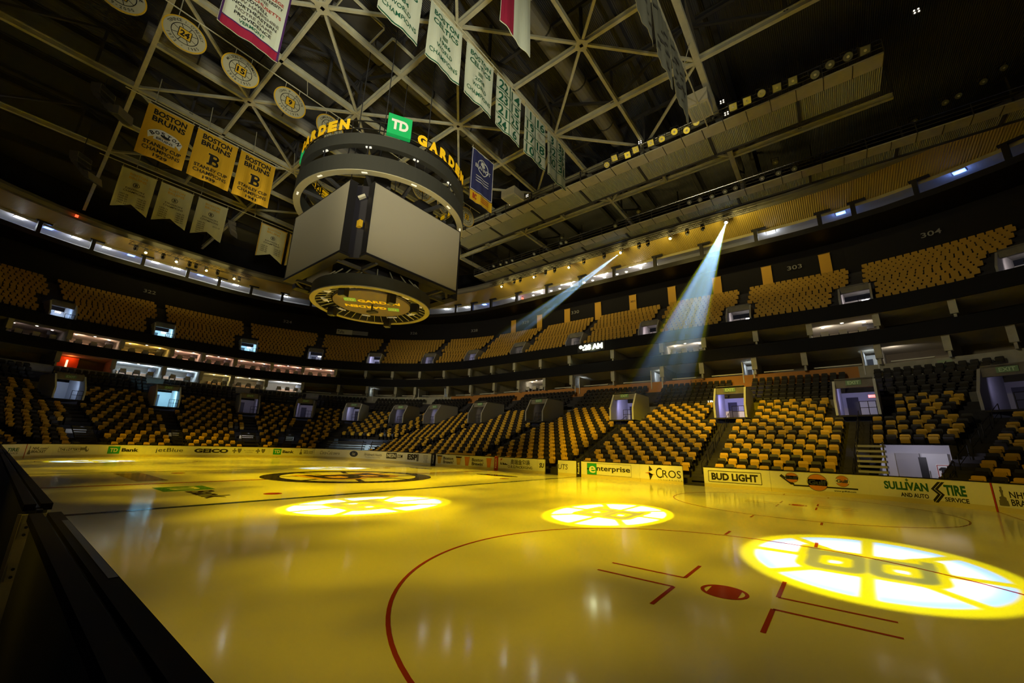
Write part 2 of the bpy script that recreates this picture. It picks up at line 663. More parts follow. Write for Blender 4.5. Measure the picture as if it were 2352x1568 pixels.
def walk(t, u, d=0.0):
    """move u metres along the offset curve d"""
    while abs(u) > 1e-9:
        i = min(int(t), 5)
        L = seglen(i, d)
        if u > 0:
            room = (i + 1 - t) * L
            if u <= room:
                return t + u / L
            u -= room
            t = i + 1 + 1e-9
        else:
            if t - i < 1e-7 and i > 0:
                i -= 1
                L = seglen(i, d)
            room = (t - i) * L
            if -u <= room:
                return t + u / L
            u += room
            t = float(i)
    return t


def arclen(t0, t1, d):
    s, i = 0.0, int(t0)
    while t0 < t1 - 1e-9:
        e = min(t1, int(t0 + 1e-9) + 1)
        s += (e - t0) * seglen(min(int(t0 + 1e-9), 5), d)
        t0 = e
    return s


def frame(t, d):
    """outward and clockwise unit directions"""
    a, b = plan(t, d), plan(t, d + 1)
    n = Vector((b[0] - a[0], b[1] - a[1], 0)).normalized()
    return n, Vector((n.y, -n.x, 0))


def tsamples(t0, t1, k=14):
    ts = [t0]
    for i in range(7 * k):
        x = i / k
        if t0 + 1e-6 < x < t1 - 1e-6:
            ts.append(x)
    return ts + [t1]


def sweep(mb, prof, t0, t1, mi=0, zf=None, closed=False, k=14):
    rows = []
    for t in tsamples(t0, t1, k):
        rows.append([(*plan(t, d), z + (zf(t, d) if zf else 0)) for d, z in prof])
    mb.loft(rows, mi, closed)
    if closed:
        n = len(prof)
        o = len(mb.v) - len(rows) * n
        mb.f += [tuple(o + i for i in range(n))[::-1], tuple(o + (len(rows) - 1) * n + i for i in range(n))]
        mb.m += [mi, mi]
    return mb


def endw(t):
    if t <= 2:
        return 1.0
    if t >= 3:
        return 0.0
    f = t - 2
    return 1 - f * f * (3 - 2 * f)


def zl(t, d):
    """extra height of the lower bowl at the far end"""
    return endw(t) * .9 * max(0, min(1, d / 16))


def zlow(d):
    return .35 + 5.4 * (d - 1.6) / 14.0

# ------------------------------------------------------------------ the ice sheet and its painted markings
def rink_outline(d, n=16):
    return [plan(i / n, d) for i in range(6 * n + 1)] + [(CX + (R0 + d) * math.cos(math.radians(-a)), CY0 + (R0 + d) * math.sin(math.radians(-a))) for a in (22, 45, 67, 90)]


m = MB()
ol = rink_outline(.02)
m.add([(x, y, 0) for x, y in ol] + [(x, y, -.15) for x, y in ol], [tuple(range(len(ol)))[::-1]] + [(i, (i + 1) % len(ol), len(ol) + (i + 1) % len(ol), len(ol) + i) for i in range(len(ol))])
ice = struct(m.build('floor', ICE), 'glossy ice sheet under yellow light with painted lines')


def paint(name, mats, fn, z=.004):
    mb = MB()
    fn(mb, lambda u, v: (u, v, z))
    return mb.build(name, mats, ice)


def stripe(x0, x1, y0, y1):
    return lambda mb, P: put_shape(mb, SQ, (x0 + x1) / 2, (y0 + y1) / 2, x1 - x0, y1 - y0, P)


paint('blue_line', ICE_BLUE, stripe(7.62, 7.92, 0, 25.9))
paint('blue_line', ICE_BLUE, stripe(-7.92, -7.62, 0, 25.9))
paint('center_red_line', ICE_RED, stripe(-.15, .15, 0, 8.4))
paint('center_red_line', ICE_RED, stripe(-.15, .15, 17.5, 25.9))
paint('goal_line', ICE_RED, stripe(27.1, 27.16, 1.75, 24.15))
paint('goal_line', ICE_RED, stripe(-27.16, -27.1, 1.75, 24.15))


def circle_marks(cx, cy):
    def fn(mb, P):
        r = 4.572
        mb.ring((cx, cy), r - .05, r, .004, .005, 128)
        for sx in (-1, 1):
            for x in (.30 + .29, .30 + .29 + 0):
                pass
        for sy in (-1, 1):
            for dx in (-.875, .875):
                put_shape(mb, SQ, cx + dx, cy + sy * (r + .3), .06, .6, P)
    return fn


def ell_marks(cx, cy):
    def fn(mb, P):
        for sx in (-1, 1):
            for sy in (-1, 1):
                x0, y0 = cx + sx * .61, cy + sy * .28
                put_shape(mb, SQ, x0 + sx * .6, y0, 1.2, .055, P)
                put_shape(mb, SQ, x0, y0 + sy * .45, .055, .9, P)
    return fn


def dot_marks(cx, cy):
    def fn(mb, P):
        mb.ring((cx, cy), .255, .305, .004, .005, 48)
        lp = [(x, y) for x, y in arc(0, 0, .27, .27, -46, 46, 10)] + [(x, y) for x, y in arc(0, 0, .27, .27, 134, 226, 10)]
        # band of the dot between two chords
        a = arc(0, 0, .262, .262, 42, 138, 14)
        b = arc(0, 0, .262, .262, 222, 318, 14)
        mb.add([P(cx + x, cy + y) for x, y in a + b], [tuple(range(len(a + b)))])
    return fn


for cx in (21.03, -21.03):
    for cy in (6.25, 19.66):
        paint('faceoff_circle', ICE_RED, circle_marks(cx, cy))
        paint('faceoff_mark', ICE_RED, ell_marks(cx, cy))
        paint('faceoff_dot', ICE_RED, dot_marks(cx, cy))
for cx in (6.1, -6.1):
    for cy in (6.25, 19.66):
        paint('faceoff_dot', ICE_RED, lambda mb, P, cx=cx, cy=cy: put_shape(mb, DISC, cx, cy, .61, .61, P))
paint('goal_crease', ICE_RED, lambda mb, P: mb.ring((27.13, 12.955), 1.78, 1.83, .004, .005, 32, a0=math.pi / 2, a1=1.5 * math.pi, closed=False))


def centre_logo(mb, P):
    c = (0.0, 12.955)
    put_shape(mb, ring_shape(.80), *c, 9.2, 9.2, P, 0)
    for i in range(8):
        a = math.pi / 4 * i + math.pi / 8
        put_shape(mb, SQ, c[0] + 2.95 * math.cos(a), c[1] + 2.95 * math.sin(a), 1.6, .3, P, 0, a)
    P2 = lambda u, v: (u, v, .005)
    P3 = lambda u, v: (u, v, .006)
    put_shape(mb, BEE_G, *c, 4.4, 4.6, P2, 1)
    put_shape(mb, BEE, *c, 4.0, 4.2, P3, 0)


paint('center_emblem', [ICE_BLACK, ICE_GOLD], centre_logo)


def ring_words(mb, P):
    for i, (s, a) in enumerate((('HUB OF HOCKEY', 270), ('HOCKEY', 330))):
        for k, ch in enumerate(s):
            if ch == ' ':
                continue
            b = math.radians(a - (len(s) / 2 - k - .5) * 5.2)
            put_text(mb, ch, 5.15 * math.cos(b), 12.955 + 5.15 * math.sin(b), .3, .38, P, 0, .02, 0, b + math.pi / 2)


paint('ice_bank_sign', [ICE_GREEN, ICE, ICE_BLACK], lambda mb, P: (
    put_shape(mb, SQ, 2.6, 4.45, 1.7, 1.6, P, 0),
    put_text(mb, 'TD', 2.6, 4.45, 1.1, .9, lambda u, v: (u, v, .006), 1, .03),
    put_text(mb, 'Bank', 5.0, 4.6, 2.5, .85, P, 2, .03)))
paint('ice_advert', ICE_GREY, lambda mb, P: (put_shape(mb, SQ, -4.2, 4.3, 5.6, 1.1, P, 0)))
paint('ice_advert', ICE_BLACK, lambda mb, P: put_shape(mb, DISC, 3.9, 21.5, 3.6, 1.2, P, 0))
paint('ice_advert', ICE_BLACK, lambda mb, P: put_shape(mb, DISC, -4.9, 22.1, 2.8, .8, P, 0))

# ------------------------------------------------------------------ concrete floors and tiers
m = MB()
sweep(m, [(.14, -.1), (.14, .02), (1.55, .02), (1.55, -.1)], .1, 5.6, closed=True)
struct(m.build('floor_rink_edge', CHAR), 'dark concrete strip behind the boards')
m = MB()
m.box(-24, 34, -9, -.3, -.2, .0)
struct(m.build('floor_near_side', CHAR), 'dark concrete floor behind the near boards')

ROWS = [1.6 + .875 * i for i in range(17)]
prof = [(1.5, -.1)]
for i, d in enumerate(ROWS):
    prof += [(d - .1, zlow(d)), (d + .775, zlow(d))]
prof += [(16.4, zlow(15.6))]


PORT_LOW = [.848, 1.411, 2.12, 2.338, 2.549, 2.781, 2.977, 3.186, 3.40, 3.641, 3.861, 4.067, 4.29]
PORT_BAL = [.859, 1.39, 2.115, 2.324, 2.533, 2.747, 2.93, 3.152, 3.385, 3.63, 3.862, 4.082, 4.29]


def tier(prof, holes, zf=None):
    """stepped surface with openings: holes are (t0, t1, d0, d1)"""
    mb = MB()
    cuts = sorted({.1, 5.3, *[h[0] for h in holes], *[h[1] for h in holes]})
    for a, b in zip(cuts, cuts[1:]):
        hs = [h for h in holes if h[0] <= a + 1e-6 and h[1] >= b - 1e-6]
        lo = 0
        spans = []
        for h in sorted(hs, key=lambda h: h[2]):
            spans.append((lo, h[2]))
            lo = h[3]
        spans.append((lo, 99))
        for d0, d1 in spans:
            pr = [(d, z) for d, z in prof if d0 <= d <= d1]
            if len(pr) > 1:
                if d0 > 0:
                    pr = [(pr[0][0], pr[0][1] - .4)] + pr
                sweep(mb, pr, a, b, zf=zf)
    return mb


def hole(t, w, d0, d1):
    return (walk(t, -w / 2, d0), walk(t, w / 2, d0), d0, d1)


LOWHOLES = [(2.57, 2.97, 0, 6.2), (4.115, 4.245, 0, 6.2)] + [hole(t, 2.3, 12.5, 16.25) for t in PORT_LOW]
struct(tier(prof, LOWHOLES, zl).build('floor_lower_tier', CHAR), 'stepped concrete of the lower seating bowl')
m = MB()
sweep(m, [(16.3, 5.6), (16.3, 6.5), (16.45, 6.5), (16.45, 5.6)], .1, 5.3, zf=zl, closed=True)
struct(m.build('wall_lower_tier', CONC), 'low concrete wall above the lower seats')
CLUB = [17.0 + .78 * i for i in range(6)]
zclub = lambda d: 6.1 + .62 * (d - 17.0) / .95
prof = [(16.4, 5.9)]
for d in CLUB:
    prof += [(d - .1, zclub(d)), (d + .68, zclub(d))]
prof += [(22.1, zclub(21.0))]
m = MB()
sweep(m, prof, .1, 5.3, zf=lambda t, d: endw(t) * .3)
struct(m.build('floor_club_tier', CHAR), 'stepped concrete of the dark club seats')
for a, b, mt in ((.1, 2.86, PALECONC), (2.86, 4.066, ORANGE), (4.066, 5.3, PALECONC)):
    m = MB()
    sweep(m, [(22.0, 8.6), (22.0, 10.05), (22.15, 10.05), (22.15, 8.6)], a, b, closed=True)
    struct(m.build('wall_club_rear', mt), 'low wall in front of the lower suites')
# suites: two decks
for nm, zf_, zc in (('lower', 9.95, 11.75), ('upper', 12.9, 14.55)):
    m = MB()
    sweep(m, [(22.0 if nm == 'lower' else 20.9, zf_ - .02), (27.2, zf_ - .02)], .1, 5.3)
    struct(m.build('floor_suites', DARK), 'floor of the %s suites' % nm)
    m = MB()
    sweep(m, [(26.8, zf_), (26.8, zc)], .1, 5.3)
    struct(m.build('wall_suites', mat('suite_wall', (.34, .29, .22), .8)), 'rear wall of the %s suites' % nm)
    m = MB()
    sweep(m, [(20.95, zc), (26.9, zc - .02)], .1, 5.3)
    struct(m.build('ceiling_suites', mat('suite_ceiling', (.62, .58, .50), .8)), 'ceiling of the %s suites' % nm)
m = MB()
sweep(m, [(20.8, 11.72), (20.8, 13.0), (21.0, 13.0), (21.0, 11.72)], .1, 5.3, closed=True)
struct(m.build('trim_lower_fascia', FASCIA), 'dark fascia band between the two suite decks')
m = MB()
sweep(m, [(20.75, 14.52), (20.75, 15.85), (20.95, 15.85), (20.95, 14.52)], .1, 5.3, closed=True)
struct(m.build('trim_upper_fascia', FASCIA), 'dark ribbon fascia under the balcony')
# balcony
NB = 13
BROW = [22.3 + .64 * i for i in range(NB)]
zbal = lambda d: 15.9 + .79 * (d - 22.3)
prof = [(20.95, 15.3), (22.2, 15.3)]
for d in BROW:
    prof += [(d - .08, zbal(d)), (d + .56, zbal(d))]
prof += [(30.7, zbal(29.98))]
m = tier(prof, [hole(t, 2.3, 22.8, 26.3) for t in PORT_BAL])
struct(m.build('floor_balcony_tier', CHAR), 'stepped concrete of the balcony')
m = MB()
sweep(m, [(30.65, 21.5), (30.7, 26.6)], .1, 5.3)
struct(m.build('wall_balcony_rear', CURTAIN), 'black curtain wall behind the balcony seats')
# press level
m = MB()
sweep(m, [(26.0, 26.35), (26.0, 26.75), (31.6, 26.75), (31.6, 26.4)], .1, 5.3, closed=True)
struct(m.build('floor_press_level', BLACK), 'black deck of the upper press level')
m = MB()
sweep(m, [(31.0, 26.7), (31.0, 28.9)], .1, 5.3)
struct(m.build('wall_press_level', WHITEWALL), 'white rear wall of the press level')
m = MB()
sweep(m, [(26.9, 28.72), (31.1, 28.75)], .1, 5.3)
struct(m.build('ceiling_press_level', WHITEWALL), 'white ceiling of the press level')
m = MB()
sweep(m, [(26.8, 28.65), (27.2, 28.5), (27.25, 28.7)], .1, 5.3)
struct(m.build('trim_press_level', CREAM), 'cream edge above the press level opening')
m = MB()
sweep(m, [(27.0, 28.66), (22.6, 29.2)], .1, 5.3, k=20)
struct(m.build('ceiling_gold_soffit', SOFFIT), 'ribbed gold soffit ring under the roof')
m = MB()
sweep(m, [(22.6, 29.15), (22.3, 29.3), (22.15, 29.7), (22.3, 30.1), (22.6, 30.25), (22.6, 29.9)], .1, 5.3, closed=True)
struct(m.build('trim_roof_edge', GREYDUCT), 'rounded grey edge between soffit and roof')
m = MB()
sweep(m, [(22.5, 30.1), (29.5, 31.0), (29.5, 37.0)], .1, 5.3)
struct(m.build('wall_attic', mat('attic_black', (.02, .02, .026), .8)), 'dark wall up in the roof space')
m = MB()
m.add([(-62, -12, 36.5), (54, -12, 36.5), (54, 58, 36.5), (-62, 58, 36.5)], [(0, 1, 2, 3)])
struct(m.build('ceiling', DECK), 'dark corrugated roof deck')

# ------------------------------------------------------------------ dasher boards and what is printed on them
def board(t0, t1, label, art=None, mats=(), hh=1.07):
    t0, t1 = t0 + 1e-4, t1 - 1e-4
    r = thing('dasher_board', label, 'rink board', (*plan((t0 + t1) / 2, 0), 0), 'dasher boards round the rink')
    b = MB()
    sweep(b, [(0, .2), (0, hh), (.1, hh), (.1, .2)], t0, t1, closed=True)
    b.build('facing', BOARD, r)
    b = MB()
    sweep(b, [(-.008, .0), (-.008, .2), (.1, .2), (.1, .0)], t0, t1, closed=True)
    b.build('kick_plate', mat('kick_plate', (.66, .58, .30), .4), r)
    b = MB()
    sweep(b, [(-.02, hh), (-.02, hh + .04), (.13, hh + .04), (.13, hh)], t0, t1, closed=True)
    b.build('cap_rail', RUBBER, r)
    for k, (nm, ms, fn) in enumerate(art or []):
        b = MB()
        fn(b)
        b.build(nm, ms, r)
    return r


def onb(ta, tb, off=.0):
    """surface map for printing between two plan stations: returns centre width and P"""
    w = arclen(ta, tb, 0)
    tm = walk(ta, w / 2)
    return w, (lambda u, v: (*plan(walk(tm, u), -.014 - off), v))


def word(s, ta, tb, zc, h, mi=0, bold=0.0, shear=0.0):
    def fn(mb):
        w, P = onb(ta, tb)
        put_text(mb, s, 0, zc, w, h, P, mi, bold, shear)
    return fn


def words(*args):
    return lambda mb: [fn(mb) for fn in args]


def rect(ta, tb, z0, z1, mi=0):
    def fn(mb):
        w, P = onb(ta, tb)
        put_rect(mb, 0, (z0 + z1) / 2, w, z1 - z0, P, mi)
    return fn


def bframe(ta, tb, z0, z1, t=.03, mi=0):
    def fn(mb):
        w, P = onb(ta, tb)
        put_frame(mb, 0, (z0 + z1) / 2, w, z1 - z0, t, P, mi)
    return fn


def oval(ta, tb, z0, z1, mi=0, off=0):
    def fn(mb):
        w, P = onb(ta, tb, off)
        put_shape(mb, DISC, 0, (z0 + z1) / 2, w, z1 - z0, P, mi)
    return fn


def poly(ta, tb, z0, z1, pts, mi=0, off=0):
    def fn(mb):
        w, P = onb(ta, tb, off)
        mb.add([P((a - .5) * w, z0 + b * (z1 - z0)) for a, b in pts], [tuple(range(len(pts)))], mi)
    return fn


CUPPTS = [(.38, 1), (.62, 1), (.6, .84), (.7, .8), (.62, .66), (.62, .5), (.85, .44), (.85, .3), (.95, .28), (1, .02), (.9, 0), (.1, 0), (0, .02), (.05, .28), (.15, .3), (.15, .44), (.38, .5), (.38, .66), (.3, .8), (.4, .84)]
PAPERCUP = [(.22, 0), (.78, 0), (.95, .86), (1.0, .87), (1.0, 1), (0, 1), (0, .87), (.05, .86)]
STATE = [(0, .35), (0, .75), (.3, .8), (.5, .78), (.62, 1), (.74, .95), (.7, .7), (.78, .45), (.92, .35), (.95, .52), (.86, .6), (1, .62), (1.0, .3), (.9, .18), (.75, .12), (.62, .3), (.55, .42)]
CROSS = [(.33, 0), (.67, 0), (.62, .38), (1, .33), (1, .67), (.62, .62), (.67, 1), (.33, 1), (.38, .62), (0, .67), (0, .33), (.38, .38)]
SHIELD = [(.5, 0), (.85, .3), (1, .65), (.95, 1), (.5, .92), (.05, 1), (0, .65), (.15, .3)]
STAR4 = [(.5, 0), (.62, .3), (1, .45), (.66, .6), (.5, 1), (.38, .62), (0, .5), (.36, .36)]

A = 'lettering'
board(.1, .362, 'white dasher board with green tyre lettering at the far left end', [(A, GREEN, words(word('TIRE', .20, .311, .68, .26, 0, .03))), ('fine_print', GREYPRINT, word('SERVICE', .2, .311, .42, .14, 0, .01))])
board(.366, .54, 'white dasher board with slanted bracket lettering, left of the lottery board', [
    ('trophy_print', GREYPRINT, poly(.38, .402, .3, .95, CUPPTS)), (A, INK, words(word('NHL.com/', .41, .51, .75, .2, 0, .015, .15), word('BRACKET', .405, .5, .5, .2, 0, .02, .15)))])
board(.54, .79, 'white dasher board with boxed lottery lettering and a state outline', [
    (A, INK, word('THE LOTTERY', .578, .69, .65, .22, 0, .03)), ('frame_print', GREYPRINT, words(bframe(.572, .694, .46, .84, .03), poly(.69, .738, .38, .92, STATE))), ('fine_print', GREYPRINT, word('masslottery.com', .59, .67, .36, .08))])
board(.79, 1.07, 'white dasher board with green square and bank lettering, far end left', [
    ('logo', [BRIGHTGREEN, WHITEPRINT], words(rect(.84, .904, .28, .93), lambda mb: put_text(mb, 'TD', 0, .6, .55, .36, onb(.84, .904, .004)[1], 1, .03))), (A, INK, word('Bank', .914, 1.008, .62, .32, 0, .04))])
board(1.07, 1.44, 'white dasher board with thin rounded airline lettering', [(A, NAVYPRINT, word('jetBlue', 1.151, 1.398, .6, .48, 0, -.004))])
board(1.44, 1.875, 'white dasher board with wide heavy black five letter wordmark', [(A, INK, word('GEICO', 1.506, 1.855, .62, .42, 0, .05))])
board(1.875, 2.21, 'white dasher board with cross and shield emblems', [
    ('logo', GREYPRINT, words(poly(1.90, 1.945, .4, .9, CROSS), poly(1.956, 2.0, .4, .9, SHIELD), poly(2.107, 2.14, .4, .9, CROSS), poly(2.149, 2.178, .4, .9, SHIELD))),
    (A, GREYPRINT, words(word('Blue Cross Blue Shield', 2.02, 2.095, .7, .12), word('of Massachusetts', 2.03, 2.085, .5, .12)))])
board(2.21, 2.578, 'white dasher board with green square, bank lettering and bracket lettering', [
    ('logo', [BRIGHTGREEN, WHITEPRINT], words(rect(2.24, 2.302, .28, .95), lambda mb: put_text(mb, 'TD', 0, .62, .6, .36, onb(2.24, 2.302, .004)[1], 1, .03))), (A, INK, words(word('Bank', 2.313, 2.403, .62, .32, 0, .04), word('NHL.com/', 2.485, 2.57, .76, .18, 0, .015, .15), word('BRACKET', 2.485, 2.57, .54, .18, 0, .02, .15))),
    ('trophy_print', GREYPRINT, poly(2.45, 2.472, .35, .98, CUPPTS))])
board(2.58, 2.89, 'curved white dasher board with flowing script and the word zero', [(A, INK, words(word('Coca-Cola', 2.631, 2.757, .65, .4, 0, -.005, .45), word('zero', 2.765, 2.838, .58, .22, 0, 0)))])
board(2.89, 3.045, 'curved white dasher board with a dark oval badge', [
    ('logo', [NAVYPRINT, WHITEPRINT], words(oval(2.968, 3.029, .32, .98), lambda mb: put_text(mb, 'Ford', 0, .65, .62, .3, onb(2.968, 3.029, .004)[1], 1, 0, .4)))])
board(3.045, 3.145, 'white dasher board with fine health lettering beside the curve', [(A, GREYPRINT, words(word('Hallmark Health', 3.066, 3.135, .68, .26), word('H', 3.059, 3.065, .68, .4))), ('fine_print', GREYPRINT, word('Excellence close to home', 3.066, 3.13, .4, .08))])
board(3.145, 3.226, 'white dasher board with white on black block lettering and .COM', [
    ('logo', [INK, WHITEPRINT], words(rect(3.154, 3.194, .4, .98), lambda mb: put_text(mb, 'NESN', 0, .7, 1.5, .38, onb(3.154, 3.194, .004)[1], 1, .03, .1))), (A, INK, word('.COM', 3.195, 3.217, .68, .34, 0, .02, .1))])
board(3.226, 3.316, 'white dasher board with heavy striped sports lettering and a small notice', [(A, INK, word('ESP', 3.235, 3.27, .68, .56, 0, .05)), ('frame_print', GREYPRINT, rect(3.268, 3.275, .3, .98)), ('fine_print', GREYPRINT, words(word('ENTER', 3.291, 3.306, .85, .12), word('TO HELP', 3.291, 3.306, .66, .12), word('THE', 3.294, 3.303, .47, .12), word('CURE', 3.292, 3.305, .3, .12)))])
board(3.332, 3.497, 'white dasher board with paper cups and two line coffee lettering', [
    (A, INK, words(*[fn for a, b in ((3.356, 3.387), (3.439, 3.47)) for fn in (word('Boston', a, b - .001, .75, .26, 0, .02), word("Brewin'", a, b, .43, .28, 0, .02))])),
    ('cup_print', [GOLDPRINT, GREYPRINT, ORANGEPRINT], words(poly(3.336, 3.351, .25, .98, PAPERCUP, 0), poly(3.394, 3.409, .25, .95, PAPERCUP, 0), poly(3.418, 3.433, .22, .98, PAPERCUP, 2), poly(3.477, 3.491, .2, .95, PAPERCUP, 2), rect(3.335, 3.352, .88, .98, 1), rect(3.393, 3.41, .85, .95, 1)))])


def post(t, col, label, s):
    r = thing('line_post', label, 'board post', (*plan(t, 0), 0))
    w = .15 / 43.9 if 3 <= t <= 4 else .15 / 13.4
    b = MB()
    sweep(b, [(-.025, 0), (-.025, 1.13), (.12, 1.13), (.12, 0)], t - w, t + w, closed=True)
    b.build('post', col, r)
    b = MB()
    P = lambda u, v: (*plan(walk(t, u), -.034), v)
    put_text(b, s, 0, .6, .8, .14, lambda u, v: P(-(v - .6), .6 + u), 0, .02, 0, 0)
    b.build('lettering', WHITEPRINT, r)


post(3.324, INK, 'narrow dark padded post on the boards at the far blue line', 'Reebok')
post(3.502, REDPRINT, 'narrow red padded post on the boards at the red line', 'Reebok')
post(3.6785, INK, 'narrow dark padded post on the boards at the near blue line', 'Reebok')
board(3.507, 3.597, 'white dasher board with packaging lettering and large Chinese characters', [
    ('logo', [INK, REDPRINT], words(poly(3.513, 3.527, .5, .75, [(0, 0), (.3, .0), (.02, 1)]), poly(3.518, 3.530, .5, .75, [(0, 0), (.6, 0), (.02, .8)]), poly(3.523, 3.533, .5, .75, [(0, 0), (.9, 0), (.02, .6)]), poly(3.513, 3.518, .78, .98, [(0, 0), (1, 1), (.1, 1)], 1))),
    (A, INK, words(word('\u5965\u745e\u91d1\u5305\u88c5', 3.537, 3.581, .76, .4, 0, .01), word('O.R.G.PACKAGING', 3.531, 3.586, .38, .2, 0, .01)))])
board(3.597, 3.6125, 'short white dasher board ending at the open bench door', [(A, INK, word('SU', 3.601, 3.611, .62, .34, 0, .035, .12))])
board(3.639, 3.674, 'short white dasher board starting right of the open bench door', [(A, INK, word('UTS', 3.640, 3.658, .62, .36, 0, 0, .12))])
board(3.683, 3.78, 'white dasher board with green letter box and rental car lettering', [
    ('logo', [BRIGHTGREEN, WHITEPRINT], words(rect(3.694, 3.7105, .22, .97), rect(3.6925, 3.7, .55, .62, 1), lambda mb: put_text(mb, 'e', 0, .56, .5, .46, onb(3.6965, 3.7095, .004)[1], 1, .015))),
    ('frame_print', GREYPRINT, bframe(3.694, 3.767, .22, .97, .02)), (A, INK, word('nterprise', 3.7105, 3.7655, .6, .42, 0, .02))])
board(3.78, 3.841, 'white dasher board with pointed star emblem, cut off at the gate', [
    ('logo', [INK, ORANGEPRINT], words(poly(3.789, 3.803, .3, .68, [(.3, .35), (1, .5), (.3, .65)], 1), poly(3.788, 3.8, .5, .62, [(0, .5), (.6, 0), (.6, 1)], 1), poly(3.793, 3.8, .12, 1.0, [(.3, 0), (.95, .42), (.05, .55)], 0), poly(3.793, 3.8, .12, 1.02, [(.2, 1), (.1, .6), (.9, .7)], 0))),
    (A, INK, words(word('C', 3.804, 3.8125, .6, .62), word('ROS', 3.813, 3.8385, .56, .44))), ('fine_print', GREYPRINT, word('I N S U R A N C E', 3.807, 3.84, .2, .07))])
board(3.868, 3.944, 'white dasher board with boxed heavy beer lettering, right of the gate', [
    (A, INK, word('BUD LIGHT', 3.8775, 3.931, .6, .4, 0, .045)), ('frame_print', INK, bframe(3.874, 3.9345, .3, .9, .03))])


def gulf(ta, tb, z0, z1):
    w, P = onb(ta, tb)
    _, P2 = onb(ta, tb, .004)
    _, P3 = onb(ta, tb, .008)
    zc, h = (z0 + z1) / 2, z1 - z0

    def fn(mb):
        put_shape(mb, DISC, 0, zc, w, h, P, 0)
        put_shape(mb, DISC, 0, zc, w * .93, h * .93, P2, 1)
        put_rect(mb, 0, zc + .0, w * .95, h * .36, P2, 2)
        put_text(mb, 'Gulf', 0, zc, w * .86, h * .3, P3, 3, .05)
    return fn


board(3.944, 4.115, 'white dasher board with three orange discs along a hockey stick', [
    ('logo', [GREYPRINT, ORANGEPRINT, WHITEPRINT, NAVYPRINT], words(gulf(3.9595, 3.973, .52, 1.02), gulf(3.9805, 4.001, .18, 1.02), gulf(4.023, 4.064, .46, 1.0))),
    ('stick_print', [INK, ORANGEPRINT], words(poly(3.954, 3.968, .42, .92, [(0, .8), (.15, 1), (1, .12), (1, 0), (.75, 0)]), rect(3.967, 4.085, .36, .43))), ('fine_print', INK, word('www.gulfoil.com', 4.015, 4.078, .25, .1, 0, .03))])


def road(mb):
    w, P = onb(4.270, 4.304)
    for k in (0, .34):
        ln = [(.72, 1), (.16, .64), (.56, .40), (.0, 0)]
        for (a0, b0), (a1, b1) in zip(ln, ln[1:]):
            mb.add([P((a + k * .8 - .5) * w, .12 + b * .85) for a, b in ((a0 - .02, b0), (a0 + .2, b0), (a1 + .2, b1), (a1 - .02, b1))], [(0, 1, 2, 3)], 0)


board(4.115, 4.412, 'white dasher board with tall green tyre and auto service lettering', [
    (A, GREEN, words(word('SULLIVAN', 4.158, 4.2685, .7, .36, 0, .045), word('TIRE', 4.306, 4.356, .66, .42, 0, .045), poly(4.215, 4.223, .9, 1.03, CROSS))),
    ('road_print', INK, road), ('fine_print', INK, words(word('AND AUTO', 4.197, 4.266, .33, .18, 0, .03), word('SERVICE', 4.303, 4.358, .28, .18, 0, .03)))])
board(4.417, 4.7, 'white dasher board with grey trophy and bracket lettering at the right edge', [
    ('trophy_print', GREYPRINT, poly(4.423, 4.444, .25, .95, CUPPTS)), (A, INK, words(word('NHL.com/', 4.449, 4.53, .68, .24, 0, .02), word('BRACKET', 4.449, 4.52, .4, .24, 0, .025)))])
b = MB()
sweep(b, [(-.02, 0), (-.02, 1.07), (.0, 1.07), (.0, 0)], 4.4128, 4.4162, closed=True)
tag(b.build('seam_strip', REDPRINT), 'thin red strip down the boards where the goal line meets them', 'strip')
b = MB()
sweep(b, [(-.02, 0), (-.02, 1.07), (.0, 1.07), (.0, 0)], .3625, .3655, closed=True)
tag(b.build('seam_strip', REDPRINT), 'thin dark strip on the far end boards left of the bracket lettering', 'strip')
board(4.7, 5.3, 'plain white dasher board curving away behind the goal')

# ------------------------------------------------------------------ seats
ORD = ['zeroth', 'first', 'second', 'third', 'fourth', 'fifth', 'sixth', 'seventh', 'eighth', 'ninth', 'tenth', 'eleventh', 'twelfth', 'thirteenth', 'fourteenth', 'fifteenth', 'sixteenth', 'seventeenth', 'eighteenth', 'nineteenth', 'twentieth',
       'twenty-first', 'twenty-second', 'twenty-third', 'twenty-fourth', 'twenty-fifth', 'twenty-sixth', 'twenty-seventh', 'twenty-eighth', 'twenty-ninth', 'thirtieth']
AISLE_LOW = [.25, .55, .848, 1.411, 2.12, 2.338, 2.549, 2.781, 2.977, 3.186, 3.42, 3.648, 3.856, 4.067, 4.27, 4.55, 4.85, 5.2]
AISLE_BAL = [.3, .6, .859, 1.39, 2.115, 2.324, 2.533, 2.747, 2.93, 3.152, 3.385, 3.63, 3.862, 4.082, 4.283, 4.55, 4.85, 5.2]


